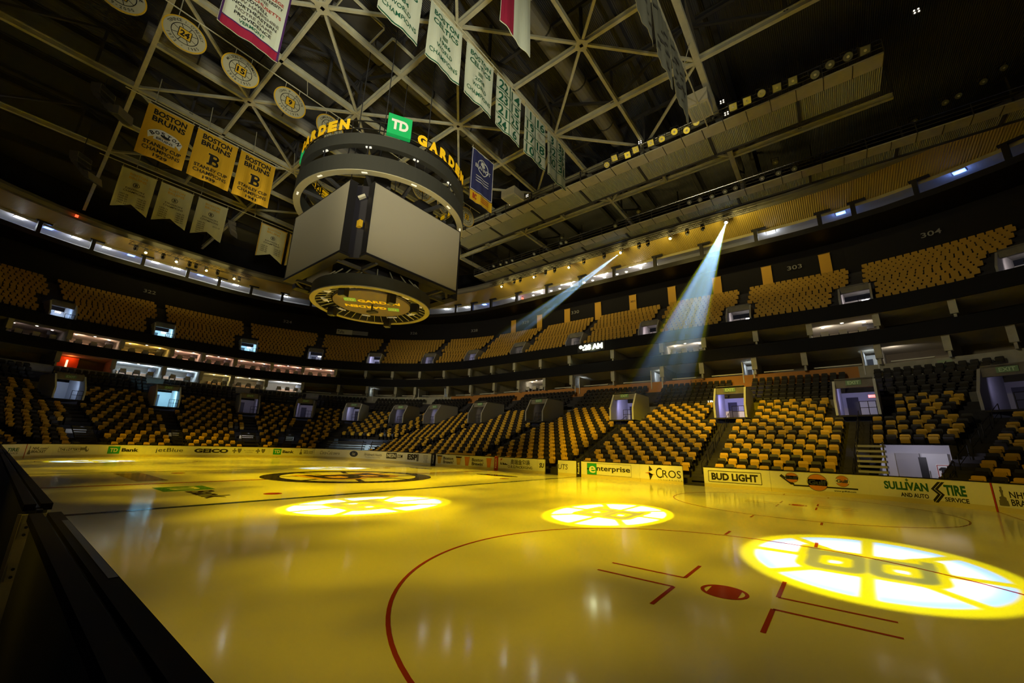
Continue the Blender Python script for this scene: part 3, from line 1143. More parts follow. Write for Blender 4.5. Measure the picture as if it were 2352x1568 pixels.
def seat_geo(w=.47):
    """seat facing -y: backrest with rounded shoulders, tipped-up pan, end standards"""
    def back(mb):
        pr = [(-w / 2, .42), (w / 2, .42), (w / 2, .84), (w / 2 - .02, .89), (w / 2 - .07, .91), (-w / 2 + .07, .91), (-w / 2 + .02, .89), (-w / 2, .84)]
        tilt = lambda z: .12 + (z - .42) * .22
        f = [(x, tilt(z), z) for x, z in pr]
        g = [(x * .94, tilt(z) + .07, z) for x, z in pr]
        n = len(pr)
        mb.add(f + g, [tuple(range(n))[::-1], tuple(range(n, 2 * n))] + [(i, (i + 1) % n, n + (i + 1) % n, n + i) for i in range(n)])

    def pan(mb):
        mb.obox((0, .02, .58), (w / 2 - .02, 0, 0), (0, .045, .012), (0, -.05, .17))

    def side(mb, sx):
        mb.box(sx * (w / 2 + .016) - .013, sx * (w / 2 + .016) + .013, -.08, .16, 0.0, .58)
        mb.box(sx * (w / 2 + .014) - .024, sx * (w / 2 + .014) + .024, -.2, .16, .58, .62)
    return back, pan, side


_back, _pan, _side = seat_geo()
_k = MB(); _back(_k); ME_BACK = {c: _k.mesh('backrest', mm) for c, mm in (('gold', GOLDSEAT), ('black', BLACKSEAT))}
_k = MB(); _pan(_k); ME_PAN = {c: _k.mesh('seat_pan', mm) for c, mm in (('gold', GOLDSEAT), ('black', BLACKSEAT))}
ME_SIDE = []
for _s in (-1, 1):
    _k = MB(); _side(_k, _s); ME_SIDE.append(_k.mesh('armrest', RUBBER))


def low_rows():
    for ai in range(len(AISLE_LOW) - 1):
        for ri, d in enumerate(ROWS):
            ta, tb = walk(AISLE_LOW[ai], .7, d), walk(AISLE_LOW[ai + 1], -.7, d)
            if d > 10.8:
                ta, tb = walk(AISLE_LOW[ai], 1.9, d), walk(AISLE_LOW[ai + 1], -1.9, d)
            L = arclen(ta, tb, d)
            n = int(L / .56)
            for k in range(n):
                t = walk(ta, (k + .5) * L / n, d)
                if (2.57 < t < 2.97 and d < 6.3) or (4.11 < t < 4.25 and d < 6.3) or any(abs(t - tg) < .1 and arclen(min(t, tg), max(t, tg), d) < 1.15 and d < 6.3 for tg in (.816, 1.416, 2.095, 2.316)) or (3.6 < t < 3.618 and d < 1.7):
                    continue
                yield ai, ri, k, n, t, d


def facing(t, d):
    n, c = frame(t, d)
    return n, c


SECT = {10: 'behind the boards with paper cups and characters', 11: 'behind the green letter box board', 12: 'behind the orange disc boards', 13: 'corner block left over the lit tunnel', 14: 'corner block beyond the lit tunnel', 9: 'behind the far blue line'}
cand = []
allseats = []
for ai, ri, k, n, t, d in low_rows():
    x, y = plan(t, d + .25)
    z = zlow(d) + zl(t, d)
    col = 'gold' if (ri + k) % 2 == 0 else 'black'
    rec = (ai, ri, k, n, t, d, x, y, z, col)
    q = Vector((x, y, z + .6)) - CAMP
    u = 1176 + 918.5 * q.dot(_R) / max(q.dot(_F), .1)
    allseats.append(rec)
    if q.dot(_F) > 1 and u < 2345 and ai in (11, 12, 13, 14) and t < 4.4:
        cand.append((q.length, len(allseats) - 1))
cand.sort()
near = set(i for _, i in cand[:300])
GEO = {}


def stuff_seats(name, recs, label, mats, small=False):
    """one mesh of many small seats"""
    mb = MB()
    _back(mb)
    nb = len(mb.f) + (0 if small else 6)
    if not small:
        _pan(mb)
    mb.box(-.25, -.22, -.1, .18, 0, .56)
    V0 = np.array(mb.v)
    F0 = mb.f
    nv = len(V0)
    vs, fs, ms = [], [], []
    for q, (x, y, z, nvec, cvec, mi) in enumerate(recs):
        B = np.array([[cvec.x, cvec.y, 0], [nvec.x, nvec.y, 0], [0, 0, 1]])
        vs.append(V0 @ B + np.array((x, y, z)))
        o = q * nv
        fs += [tuple(i + o for i in f) for f in F0]
        ms += [mi] * nb + [len(mats) - 1] * (len(F0) - nb)
    me = bpy.data.meshes.new(name)
    me.from_pydata(np.concatenate(vs), [], fs)
    for mm in mats:
        me.materials.append(mm)
    me.polygons.foreach_set('material_index', ms)
    o = link(bpy.data.objects.new(name, me))
    tag(o, label, 'seats', kind='stuff')
    return o


rest = []
for i, (ai, ri, k, n, t, d, x, y, z, col) in enumerate(allseats):
    nv, cv = facing(t, d)
    if i not in near:
        rest.append((x, y, z, nv, cv, 0 if col == 'gold' else 1))
        continue
    r = bpy.data.objects.new('stadium_seat', None)
    r.empty_display_size = .1
    C.objects.link(r)
    r.matrix_world = Matrix(((cv.x, nv.x, 0, x), (cv.y, nv.y, 0, y), (0, 0, 1, z), (0, 0, 0, 1)))
    tag(r, '%s seat, %s row up, %s from the left, %s' % (col, ORD[ri + 1], ORD[k + 1], SECT[ai]), 'seat', 'gold and black seats of the lower bowl')
    for nm, me in (('backrest', ME_BACK[col]), ('seat_pan', ME_PAN[col]), ('armrest', ME_SIDE[0]), ('armrest', ME_SIDE[1])):
        o = bpy.data.objects.new(nm, me)
        C.objects.link(o)
        o.parent = r
stuff_seats('lower_bowl_seats', rest, 'remaining gold and black seats filling the lower bowl', [GOLDSEAT, BLACKSEAT, RUBBER])
recs = []
for ai in range(len(AISLE_LOW) - 1):
    for d in CLUB:
        ta, tb = walk(AISLE_LOW[ai], .9, d), walk(AISLE_LOW[ai + 1], -.9, d)
        L = arclen(ta, tb, d)
        n = int(L / .6)
        for k in range(n):
            t = walk(ta, (k + .5) * L / n, d)
            nv, cv = facing(t, d)
            x, y = plan(t, d + .2)
            recs.append((x, y, zclub(d) + endw(t) * .3, nv, cv, 0))
stuff_seats('club_seats', recs, 'black seats of the club rows below the suites', [BLACKSEAT, RUBBER])
recs = []
for ai in range(len(AISLE_BAL) - 1):
    for ri, d in enumerate(BROW):
        m_ = .65 if d > 25.9 else 2.0
        ta, tb = walk(AISLE_BAL[ai], .65 if d > 25.9 else 1.5, d), walk(AISLE_BAL[ai + 1], -m_, d)
        L = arclen(ta, tb, d)
        n = int(L / .55)
        for k in range(n):
            t = walk(ta, (k + .5 + (.22 if ri % 2 else -.22)) * L / n, d)
            nv, cv = facing(t, d)
            x, y = plan(t, d + .1)
            recs.append((x, y, zbal(d), nv, cv, 0))
stuff_seats('balcony_seats', recs, 'ochre seats filling the balcony', [TANSEAT, DARK], small=True)

# ------------------------------------------------------------------ entrances in the bowl (portals) and their lights
def portal(idx, t, d0, d1, z0, h, w, wallcol, lcol, power, sign=True, side='lower', where=''):
    n, c = frame(t, d0)
    p = Vector((*plan(t, d0), z0))
    D = d1 - d0
    r = bpy.data.objects.new('door_%d' % idx, None)
    C.objects.link(r)
    r.location = p
    WL[r.name] = p.copy()
    struct(r, '%s bowl entrance %s' % (side, where))
    X, N, Z = c, n, Vector((0, 0, 1))

    def B(mb, x0, x1, y0, y1, za, zb, mi=0):
        mb.obox(p + X * ((x0 + x1) / 2) + N * ((y0 + y1) / 2) + Z * ((za + zb) / 2), X * ((x1 - x0) / 2), N * ((y1 - y0) / 2), Z * ((zb - za) / 2), mi)
    for s in (-1, 1):
        b = MB()
        # side wall, sloping down to the front like the seats above it
        x0, x1 = s * w / 2, s * (w / 2 + .15)
        pts = [(-.9, 0), (D, 0), (D, h + .55), (.1, h + .55), (-.9, h * .55)]
        vs = [p + X * x0 + N * a + Z * bq for a, bq in pts] + [p + X * x1 + N * a + Z * bq for a, bq in pts]
        b.add(vs, [(0, 1, 2, 3, 4), (9, 8, 7, 6, 5)] + [(i, 5 + i, 5 + (i + 1) % 5, (i + 1) % 5) for i in range(5)])
        b.build('side_wall', wallcol, r)
    b = MB()
    B(b, -w / 2, w / 2, .1, .35, h, h + .7)
    B(b, -w / 2, w / 2, .1, D, h + .55, h + .65)
    b.build('header', CONC, r)
    b = MB()
    B(b, -w / 2, w / 2, D - .1, D, 0, h)
    b.build('rear_wall', wallcol, r)
    b = MB()
    B(b, -w / 2 + .25, -w / 2 + 1.0, D - .16, D - .1, 0, h * .82)
    b.build('doorway', mat('doorway_dark', (.06, .06, .08), .6), r)
    b = MB()
    B(b, -w / 2, w / 2, -.9, D, -.12, 0)
    b.build('landing', CHAR, r)
    b = MB()
    for zz in (.5, .95):
        b.tube(p + X * (w * .08) - N * .8 + Z * zz, p + X * (w / 2) - N * .8 + Z * zz, .022, 6)
    for xx in (w * .08, w * .29, w / 2 - .03):
        b.tube(p + X * xx - N * .8, p + X * xx - N * .8 + Z * .95, .022, 6)
    b.build('guard_rail', BLACK, r)
    q = p + N * (D * .12) + Z * (h * .8)
    light('entrance_light', 'SPOT', q, power * 1.7, lcol, q + N - Z * .25, .12, 168, .4)
    if sign:
        s_ = thing('exit_sign', 'exit sign over the lower bowl entrance %s' % where, 'sign', p + Z * (h + .35), 'exit signs over the entrances')
        b = MB()
        B(b, -.45, .45, .03, .1, h + .17, h + .53)
        b.build('sign_box', mat('exit_face', (.16, .30, .18), .5), s_)
        b = MB()
        put_text(b, 'EXIT', 0, h + .35, .68, .24, lambda u, v: p + X * u + N * .024 + Z * v, 0, .02)
        b.build('lettering', mat('exit_letter', (.5, .72, .5), .5), s_)
    return r


PALEBLUE, TEAL, LILAC, WARM = (.55, .70, 1.0), (.38, .80, 1.0), (.66, .62, 1.0), (1.0, .82, .62)
WL_L = mat('entrance_wall_light', (.66, .68, .72), .7)
WL_G = mat('entrance_wall_grey', (.36, .35, .36), .7)
spec_low = [(WL_L, PALEBLUE, 26), (WL_L, TEAL, 150), (WL_G, LILAC, 16), (WL_G, LILAC, 26), (WL_L, LILAC, 22), (WL_G, LILAC, 14), (WL_G, LILAC, 16), (WL_G, WARM, 3), (WL_G, WARM, 2.5), (WL_L, (.55, .5, 1), 40), (WL_L, (.48, .42, 1), 75), (WL_L, (.55, .5, 1), 26), (WL_G, (.6, .56, 1), 14)]
where_low = ['far left of the end stand', 'glowing bright teal in the end stand', 'left of the far corner, grey inside', 'in the far corner with dark doorway', 'second in the far corner curve', 'third in the far corner curve', 'behind the far blue line', 'above the paper cup boards', 'above the packaging board', 'with lilac side wall above the letter box board', 'glowing violet right of the gate', 'beside the red exit light', 'at the right edge of the view']
for i, t in enumerate(PORT_LOW):
    wc, lc, pw = spec_low[i]
    portal(i + 1, t, 12.6, 16.2, zlow(12.6) + zl(t, 12.6) + .25, 2.1, 2.2, wc, lc, pw, True, 'lower', where_low[i])
spec_bal = [(WL_L, (.45, .65, 1), 70), (WL_L, TEAL, 170), (WL_L, TEAL, 150), (WL_G, (.6, .7, 1), 60), (WL_L, LILAC, 60), (WL_G, LILAC, 25), (WL_G, LILAC, 20), (WL_G, WARM, 8), (WL_G, WARM, 16), (WL_G, (1, .8, .8), 70), (WL_G, (1, .85, .8), 70), (WL_G, (1, .85, .8), 70), (WL_G, (1, .85, .8), 40)]
for i, t in enumerate(PORT_BAL):
    wc, lc, pw = spec_bal[i]
    portal(i + 20, t, 22.9, 26.2, 15.7, 1.9, 2.2, wc, lc, pw, False, 'balcony', 'number %s from the left end' % ORD[i + 1])
    n, c = frame(t, 26.0)
    p = Vector((*plan(t, 26.0), 17.4))
    lm = thing('wall_light', 'small lit lamp inside the %s balcony entrance from the left' % ORD[i + 1], 'lamp', p, 'lamps inside the balcony entrances')
    b = MB()
    b.obox(p + c * .5, c * .28, n * .04, (0, 0, .07))
    b.build('diffuser', LITWHITE, lm)
    b = MB()
    b.obox(p + c * .5 + n * .06, c * .31, n * .03, (0, 0, .09))
    b.build('housing', DARK, lm)

# ------------------------------------------------------------------ tunnels at ice level
def tunnel(name_idx, ta, tb, dep, z1, wallm, lcol, power, where):
    r = bpy.data.objects.new('door_%d' % name_idx, None)
    C.objects.link(r)
    p = Vector((*plan((ta + tb) / 2, 1.6), 0))
    r.location = p
    WL[r.name] = p.copy()
    struct(r, where)
    b = MB()
    sweep(b, [(dep, 0), (dep, z1)], ta, tb)
    b.build('rear_wall', wallm, r)
    for t in (ta, tb):
        b = MB()
        q = [(*plan(t, 1.6), 0), (*plan(t, dep), 0), (*plan(t, dep), z1), (*plan(t, 5.4), z1), (*plan(t, 5.4), zlow(5.4) + .1), (*plan(t, 1.6), .5)]
        b.add(q, [tuple(range(6))])
        b.build('side_wall', wallm, r)
    b = MB()
    sweep(b, [(5.6, z1), (dep, z1)], ta, tb)
    b.build('soffit', DARK, r)
    n, c = frame((ta + tb) / 2, dep)
    q = Vector((*plan((ta + tb) / 2, dep - 2.2), z1 - .35))
    light('tunnel_light', 'SPOT', q, power, lcol, q + n - Vector((0, 0, .3)), .15, 168, .4)
    return r


tunnel(40, 4.118, 4.243, 6.6, 2.65, mat('tunnel_wall', (.55, .54, .58), .7), (.86, .82, 1.0), 60, 'lit tunnel with pale doors behind the tyre service boards')
tunnel(41, 2.57, 2.97, 7.0, 2.35, mat('tunnel_wall_blue', (.50, .58, .62), .7), (.75, .92, 1.0), 130, 'lit tunnel with stacked bleachers in the far corner')
n, c = frame(4.19, 6.5)
p = Vector((*plan(4.19, 6.45), 0))
dr = thing('double_door', 'pale double door with one dark leaf inside the lit tunnel', 'door', p)
b = MB(); b.obox(p - c * .75 + (0 * n) + Vector((0, 0, 1.1)), c * .5, n * .04, (0, 0, 1.1)); b.build('door_leaf', mat('door_grey', (.34, .33, .36), .5), dr)
b = MB(); b.obox(p + c * .35 + Vector((0, 0, 1.1)), c * .5, n * .04, (0, 0, 1.1)); b.build('door_leaf', mat('door_pale', (.6, .6, .64), .5), dr)
b = MB(); b.obox(p - c * .15 + Vector((0, 0, 1.0)) - n * .02, c * .16, n * .04, (0, 0, 1.0)); b.build('open_gap', BLACK, dr)
b = MB(); b.bar(p + c * .05 - n * .08 + Vector((0, 0, .7)), p + c * .05 - n * .08 + Vector((0, 0, 1.3)), .03, .03); b.build('handle', CHROME, dr)
sg = thing('poster', 'white framed poster of a dark jersey on the pale tunnel door', 'poster', p + c * .6 + Vector((0, 0, 1.25)))
P = lambda u, v: p + c * (.6 + u) - n * .06 + Vector((0, 0, 1.3 + v))
b = MB(); b.obox(P(0, 0), c * .27, n * .015, (0, 0, .35)); b.build('backing', WHITEPRINT, sg)
P = lambda u, v: p + c * (.6 + u) - n * .08 + Vector((0, 0, 1.3 + v))
b = MB(); put_frame(b, 0, 0, .46, .6, .03, P); b.add([P(x, y) for x, y in [(-.1, -.2), (.1, -.2), (.1, .05), (.17, 0), (.19, .1), (.08, .2), (-.08, .2), (-.19, .1), (-.17, 0), (-.1, .05)]], [tuple(range(10))], 1); put_shape(b, SQ, 0, -.12, .2, .05, lambda u, v: P(u, v) - n * .004, 0)
b.build('jersey_print', [REDPRINT, INK], sg)
for k in range(2):
    nm = ['left of the tunnel doors', 'right of the tunnel doors']
# stacked bleacher seating
def bleacher(t, d0, dep, label, k, lm):
    n, c = frame(t, d0)
    p = Vector((*plan(t, d0), 0))
    r = thing('retracted_bleacher', label, 'bleacher', p, 'folded bleachers at ice level')
    for i in range(k):
        b = MB()
        b.obox(p + n * (.1 * i) + Vector((0, 0, .35 + i * .27)), c * (dep / 2), n * .32, (0, 0, .06))
        b.build('bench_plank', lm, r)
    for s in (-1, 1):
        b = MB()
        b.bar(p + c * (s * dep * .46), p + c * (s * dep * .46) + n * .5 + Vector((0, 0, .3 + k * .27)), .06, .06)
        b.build('support', STEEL_D, r)


bleacher(2.70, 3.2, 5.2, 'tall stack of folded dark bleachers in the far corner tunnel', 7, mat('bleacher', (.10, .105, .12), .5))
bleacher(2.90, 4.4, 2.2, 'narrow stack of folded bleachers right of the taller far corner stack', 7, mat('bleacher', (.10, .105, .12), .5))
bleacher(4.106, 3.2, 1.2, 'slatted pale bleacher end left of the lit tunnel', 9, mat('bleacher_pale', (.45, .45, .46), .5))
for k, (t, wd, pw, lab) in enumerate(((.816, 1.5, 9, 'far left'), (1.416, .9, 2, 'below the teal entrance'), (2.095, 1.5, 14, 'left of the far corner'), (2.316, .9, 8, 'near the far corner'))):
    n, c = frame(t, 2.2)
    p = Vector((*plan(t, 2.2), .2))
    r = thing('stair_grille', 'lit slatted stair opening low in the end stand, %s' % lab, 'grille', p, 'lit slatted stair openings in the end stand')
    b = MB()
    b.obox(p + n * 3.4 + Vector((0, 0, 1.25)), c * (wd / 2), n * .04, (0, 0, .95))
    b.build('rear_panel', WHITEWALL, r)
    for i in range(11):
        b = MB()
        b.obox(p + n * (.22 * i + .3) + Vector((0, 0, .45 + i * .2)), c * (wd / 2), n * .03, (0, 0, .06))
        b.build('slat', BLACK, r)
    for s in (-1, 1):
        b = MB()
        b.bar(p + c * (s * wd / 2) + n * .2 + Vector((0, 0, .4)), p + c * (s * wd / 2) + n * 2.6 + Vector((0, 0, 2.5)), .05, .08)
        b.build('stringer', BLACK, r)
    q = p + n * 2.5 + Vector((0, 0, 2.5))
    light('stair_light', 'SPOT', q, pw * 2.2, (.85, .92, 1.0), q + n - Vector((0, 0, .6)), .1, 150, .4)

# ------------------------------------------------------------------ suites
UPDIV = [.55, .771, .879, .985, 1.529, 1.96, 2.083, 2.193, 2.293, 2.405, 2.515, 2.618, 2.729, 2.832, 2.947, 3.054, 3.16, 3.271, 3.382, 3.528, 3.672, 3.78, 3.896, 4.001, 4.107, 4.209, 4.32, 4.5, 4.8]
LODIV = [.55, .74, .87, .979, 1.486, 1.981, 2.085, 2.185, 2.3, 2.423, 2.527, 2.637, 2.715, 2.853, 2.956, 3.069, 3.18, 3.287, 3.388, 3.527, 3.669, 3.769, 3.886, 3.983, 4.10, 4.191, 4.264, 4.4, 4.7]
k = 1
for nm, ds, z0, z1 in (('upper', UPDIV, 12.9, 14.55), ('lower', LODIV, 9.95, 11.75)):
    for t in ds:
        n, c = frame(t, 21.2)
        p = Vector((*plan(t, 21.3), 0))
        b = MB()
        b.obox(p + n * 2.8 + Vector((0, 0, (z0 + z1) / 2)), n * 2.8, c * .09, (0, 0, (z1 - z0) / 2))
        b.obox(p + n * .1 + Vector((0, 0, (z0 + z1) / 2 + .25)), n * .25, c * .24, (0, 0, (z1 - z0) / 2 - .25))
        struct(b.build('wall_divider', PALECONC), '%s suite dividing wall' % nm)

UPLIT = {(.879, .985): ((1, .62, .42), 70, 'half pink, half amber'), (.985, 1.529): ((1, .62, .12), 70, 'glowing amber'), (1.529, 1.96): ((1, .55, .40), 75, 'glowing pink, third of the lit row'), (1.96, 2.083): ((1, .52, .38), 60, 'glowing pink, fourth of the lit row'),
         (2.083, 2.193): ((1, .55, .40), 70, 'glowing pink, fifth of the lit row'), (2.193, 2.293): ((1, .50, .38), 80, 'glowing pink, sixth of the lit row'), (2.293, 2.405): ((1, .56, .40), 95, 'glowing pink, last of the lit row'),
         (3.672, 3.78): ((1, .86, .70), 48, 'glowing cream, right of the blue beam'), (4.001, 4.107): ((1, .86, .70), 60, 'wide and cream, far right'), (.771, .879): ((1, .7, .7), 5, 'dim, at the far left')}
LOLIT = {(.979, 1.486): ((.55, .75, 1), 150, 'cold blue, left one'), (1.486, 1.981): ((.55, .75, 1), 130, 'cold blue, right one'), (2.023, 2.085): ((1, .8, .3), 45, 'narrow and yellow'), (2.085, 2.185): ((1, .85, .5), 50, 'pale yellow'),
         (2.205, 2.3): ((.85, .92, 1), 150, 'white, near the far corner'), (3.18, 3.287): ((1, .85, .66), 42, 'cream, on the far side'), (4.10, 4.136): ((1, .86, .7), 14, 'small cream, far right')}
DOORLIT = [(2.523, 2.548, 'first'), (2.705, 2.724, 'second'), (2.83, 2.846, 'third'), (3.392, 3.409, 'fourth'), (3.632, 3.664, 'fifth'), (3.857, 3.882, 'sixth'), (4.074, 4.097, 'seventh')]
chair_m = mat('suite_chair', (.62, .58, .54), .6)
INT = {}


def suite(nm, ta, tb, z0, z1, col, pw, desc):
    tm = walk(ta, arclen(ta, tb, 23.5) / 2, 23.5)
    w = arclen(ta, tb, 23.5)
    n, c = frame(tm, 23.5)
    p = Vector((*plan(tm, 23.5), z0))
    Z = Vector((0, 0, 1))
    big = w > 3
    for s in ((-.25, .25) if big else (0,)):
        q = p + c * (s * w) + Z * (z1 - z0 - .55) - n * .6
        light('suite_light', 'SPOT', q, pw * (.55 if big else 1), col, q + n + Z * .35, .2, 165, .4)
    if not big:
        return
    cab = thing('suite_counter', 'counter along the back of the %s suite, %s' % (nm, desc), 'counter', p + n * 2.4, 'counters in the lit suites')
    b = MB()
    b.obox(p + n * 2.5 + Z * .45, c * (w * .3), n * .3, Z * .45)
    b.build('body', mat('counter_wood', (.42, .24, .12), .5), cab)
    b = MB()
    b.obox(p + n * 2.46 + Z * .93, c * (w * .31), n * .36, Z * .03)
    b.build('worktop', mat('counter_top', (.6, .55, .5), .4), cab)
    tv = thing('television', 'dark television hung inside the %s suite, %s' % (nm, desc), 'television', p + c * (w * .34) + n * .4 + Z * 1.2, 'televisions in the lit suites')
    b = MB()
    b.obox(p + c * (w * .34) + n * .6 + Z * 1.32, c * .42, n * .04, Z * .24)
    b.build('screen', BLACK, tv)
    b = MB()
    b.bar(p + c * (w * .34) + n * .65 + Z * 1.5, p + c * (w * .34) + n * .65 + Z * (z1 - z0), .05, .05)
    b.build('bracket', DARK, tv)
    nch = min(6, max(2, int(w / 1.5)))
    for i in range(nch):
        q = p - n * 1.1 + c * ((i + .5) / nch - .5) * w * .8
        a = thing('lounge_chair', '%s pale chair in %s suite %s' % (ORD[i + 1], nm, desc), 'chair', q, 'chairs in the lit suites')
        b = MB()
        b.obox(q + Z * .62 - n * .25, c * .3, n * .05, Z * .24)
        b.build('backrest', chair_m, a)
        b = MB()
        b.obox(q + Z * .4, c * .3, n * .28, Z * .06)
        b.build('seat_cushion', chair_m, a)
        b = MB()
        for s in (-1, 1):
            b.obox(q + Z * .3 + c * (s * .33), c * .03, n * .28, Z * .3)
        b.build('arm_frame', BLACK, a)
    for i in range(3 if w > 4 else 2):
        kk = 3 if w > 4 else 2
        q = p + c * (((i + .5) / kk - .5) * w * .9) + n * (-.9 if i % 2 else 0) + Z * (z1 - z0 - .03)
        a = thing('downlight', '%s downlight in %s suite %s' % (ORD[i + 1], nm, desc), 'lamp', q, 'ceiling downlights in the lit suites')
        b = MB()
        b.ring(q, .13, .18, q.z - .02, q.z + .01, 16)
        b.build('trim_ring', WHITEPRINT, a)
        b = MB()
        b.disc((q.x, q.y, q.z - .005), .13, 16)
        b.build('lamp_face', LITDOT, a)


for (ta, tb), (col, pw, desc) in UPLIT.items():
    suite('upper', ta, tb, 12.9, 14.55, col, pw * 2.4, desc)
for (ta, tb), (col, pw, desc) in LOLIT.items():
    suite('lower', ta, tb, 9.95, 11.75, col, pw * 2.4, desc)
for i, (ta, tb, o_) in enumerate(DOORLIT):
    tm = (ta + tb) / 2
    n, c = frame(tm, 22)
    w = max(.7, arclen(ta, tb, 22) - .1)
    p = Vector((*plan(tm, 22.1), 9.2))
    r = bpy.data.objects.new('door_%d' % (50 + i), None)
    C.objects.link(r); r.location = p; WL[r.name] = p.copy()
    struct(r, '%s lit passage between the lower suites' % o_)
    for s in (-1, 1):
        b = MB(); b.obox(p + c * (s * w / 2) + n * 1.3 + Vector((0, 0, 1.15)), c * .05, n * 1.5, (0, 0, 1.15)); b.build('side_wall', WHITEWALL, r)
    b = MB(); b.obox(p + n * 2.8 + Vector((0, 0, 1.15)), c * (w / 2), n * .05, (0, 0, 1.15)); b.build('rear_wall', WHITEWALL, r)
    b = MB(); b.obox(p + n * 2.72 + Vector((0, 0, .95)) - c * (w * .2), c * (w * .22), n * .04, (0, 0, .95)); b.build('doorway', mat('doorway_dark', (.06, .06, .08), .6), r)
    q = p + n * .9 + Vector((0, 0, 2.0))
    light('passage_light', 'SPOT', q, 24 if tm > 3.3 else 20, (.82, .95, 1.0), q + n - Vector((0, 0, .2)), .08, 165, .4)
for nm, ds, z in (('lower', LODIV, 10.35), ('upper', UPDIV, 13.2)):
    for ta, tb in zip(ds, ds[1:]):
        if ta < 2.2 or tb > 4.25 or (nm == 'upper' and (ta, tb) in UPLIT) or (nm == 'lower' and arclen(ta, tb, 22) < 2.2):
            continue
        a = walk(ta, .6, 23)
        b_ = walk(tb, -.25 * arclen(ta, tb, 23), 23)
        m = MB(); sweep(m, [(23.0, z), (23.0, z + .1), (23.2, z + .1), (23.2, z)], a, b_, closed=True)
        struct(m.build('trim_suite_ledge', mat('ledge_white', (.85, .84, .78), .4)), 'pale ledge across an unlit %s suite' % nm)
# red-lit doorway, far left
n, c = frame(.905, 23)
p = Vector((*plan(.905, 23.0), 9.95))
od = thing('red_doorway', 'orange-red lit doorway between lower suites at the far left', 'door', p)
b = MB(); b.obox(p + n * 1.5 + Vector((0, 0, .85)), c * .95, n * .05, (0, 0, .85)); b.build('door_panel', WOOD, od)
b = MB(); b.obox(p + n * 1.42 + Vector((0, 0, .8)) - c * .1, c * .09, n * .03, (0, 0, .5)); b.build('door_window', mat('lit_slot', (1, .9, .7), emit=(1, .75, .45), es=1.6), od)
light('doorway_light', 'POINT', p + n * .9 + Vector((0, 0, 1.55)), 26, (1, .16, .03), size=.06)

# ------------------------------------------------------------------ near boards, gate and bench glass beside the camera
def near_board(x0, x1, label, strip=None):
    r = thing('near_board', label, 'rink board', ((x0 + x1) / 2, -.13, 0), 'near side boards beside the camera')
    b = MB(); b.box(x0, x1, -.2, -.06, .0, 1.1); b.build('panel', DIRTYGLASS, r)
    b = MB(); b.box(x0, x1, -.235, -.15, 1.1, 1.165); b.build('outer_rail', RUBBER, r)
    b = MB(); b.box(x0, x1, -.118, -.03, 1.1, 1.165); b.build('inner_rail', RUBBER, r)
    b = MB(); b.box(x0, x1, -.15, -.118, 1.1, 1.13); b.build('glass_channel', BLACK, r)
    b = MB(); b.box(x0, x1, -.06, -.035, .0, 1.1); b.build('facing', BOARD, r)
    if strip:
        b = MB(); b.box(strip[0], strip[1], -.075, -.036, 1.165, 1.169); b.build('worn_strip', mat('worn_strip', (.03, .034, .048), .5), r)
    return r


near_board(16.62, 23.6, 'nearest dark rail of the near boards, ending at the open gate', (17.25, 19.5))
near_board(-1.0, 15.85, 'long dark near board beyond the gate post')
near_board(-21.9, -1.6, 'far stretch of the near boards at the left edge')
gp = thing('gate_post', 'olive metal gate post with bolted hinge plates', 'post', (16.05, -.12, 0))
b = MB(); b.box(15.93, 16.0, -.235, -.02, 0, 1.08); b.build('post', METALPOST, gp)
b = MB(); b.box(15.9, 15.925, -.26, -.235, 0, 1.08); b.build('edge_flange', METALPOST, gp)
for z in (.55, .93):
    for y in (-.185, -.075):
        b = MB(); b.box(16.0, 16.02, y - .036, y + .036, z - .075, z + .075); pl = b.build('hinge_plate', mat('hinge_plate', (.62, .56, .34), .4, .4), gp)
        for dz in (-.035, .035):
            b = MB(); b.tube((16.02, y, z + dz), (16.03, y, z + dz), .013, 10); b.build('bolt', DARK, pl)
b = MB(); b.box(15.86, 15.99, -.145, -.1, 1.0, 1.12); b.build('latch', BLACK, gp)
bs = thing('threshold_sill', 'worn yellow sill across the open gate', 'sill', (16.3, -.13, 0))
b = MB(); b.box(16.0, 16.62, -.24, -.03, 0, .12); b.build('sill', mat('sill_yellow', (.45, .38, .12), .5), bs)
b = MB(); b.box(16.0, 16.62, -.2, -.07, .12, .135); b.build('wear_plate', METALPOST, bs)

# ------------------------------------------------------------------ press level: posts, lamps
PPOST = [.60, .70, .794, .89, .992, 1.572, 2.011, 2.099, 2.19, 2.28, 2.40, 2.53, 2.66, 2.804, 2.87, 2.949, 3.072, 3.218, 3.363, 3.494, 3.634, 3.774, 3.916, 4.047, 4.101, 4.19, 4.297]
for i, t in enumerate(PPOST):
    n, c = frame(t, 26)
    p = Vector((*plan(t, 26.3), 26.75))
    r = thing('press_post', '%s black post from the left along the upper press level' % ORD[i + 1], 'post', p, 'posts of the press level')
    b = MB(); b.obox(p + Vector((0, 0, .93)), n * .2, c * .2, (0, 0, .93)); b.build('shaft', BLACK, r)
    b = MB(); b.obox(p + Vector((0, 0, 1.88)) + c * .35, n * .15, c * .75, (0, 0, .1)); b.build('bracket', BLACK, r)
m = MB(); sweep(m, [(26.05, 26.75), (26.05, 27.0), (26.15, 27.0), (26.15, 26.75)], .1, 5.3, closed=True)
struct(m.build('trim_press_parapet', BLACK), 'low black parapet of the press level')
PL = [(t, 28.0, k) for t, k in ((.771, 'w'), (.818, 'b'), (.866, 'w'), (.922, 'w'), (.97, 'b'), (1.13, 'w'), (1.443, 'w'), (1.799, 'b'), (2.015, 'w'), (2.06, 'w'), (2.2, 'w'), (2.75, 'w'), (2.83, 'w'), (2.90, 'b'), (3.03, 'w'), (4.08, 'b'), (3.95, 'w'), (4.24, 'b'))]
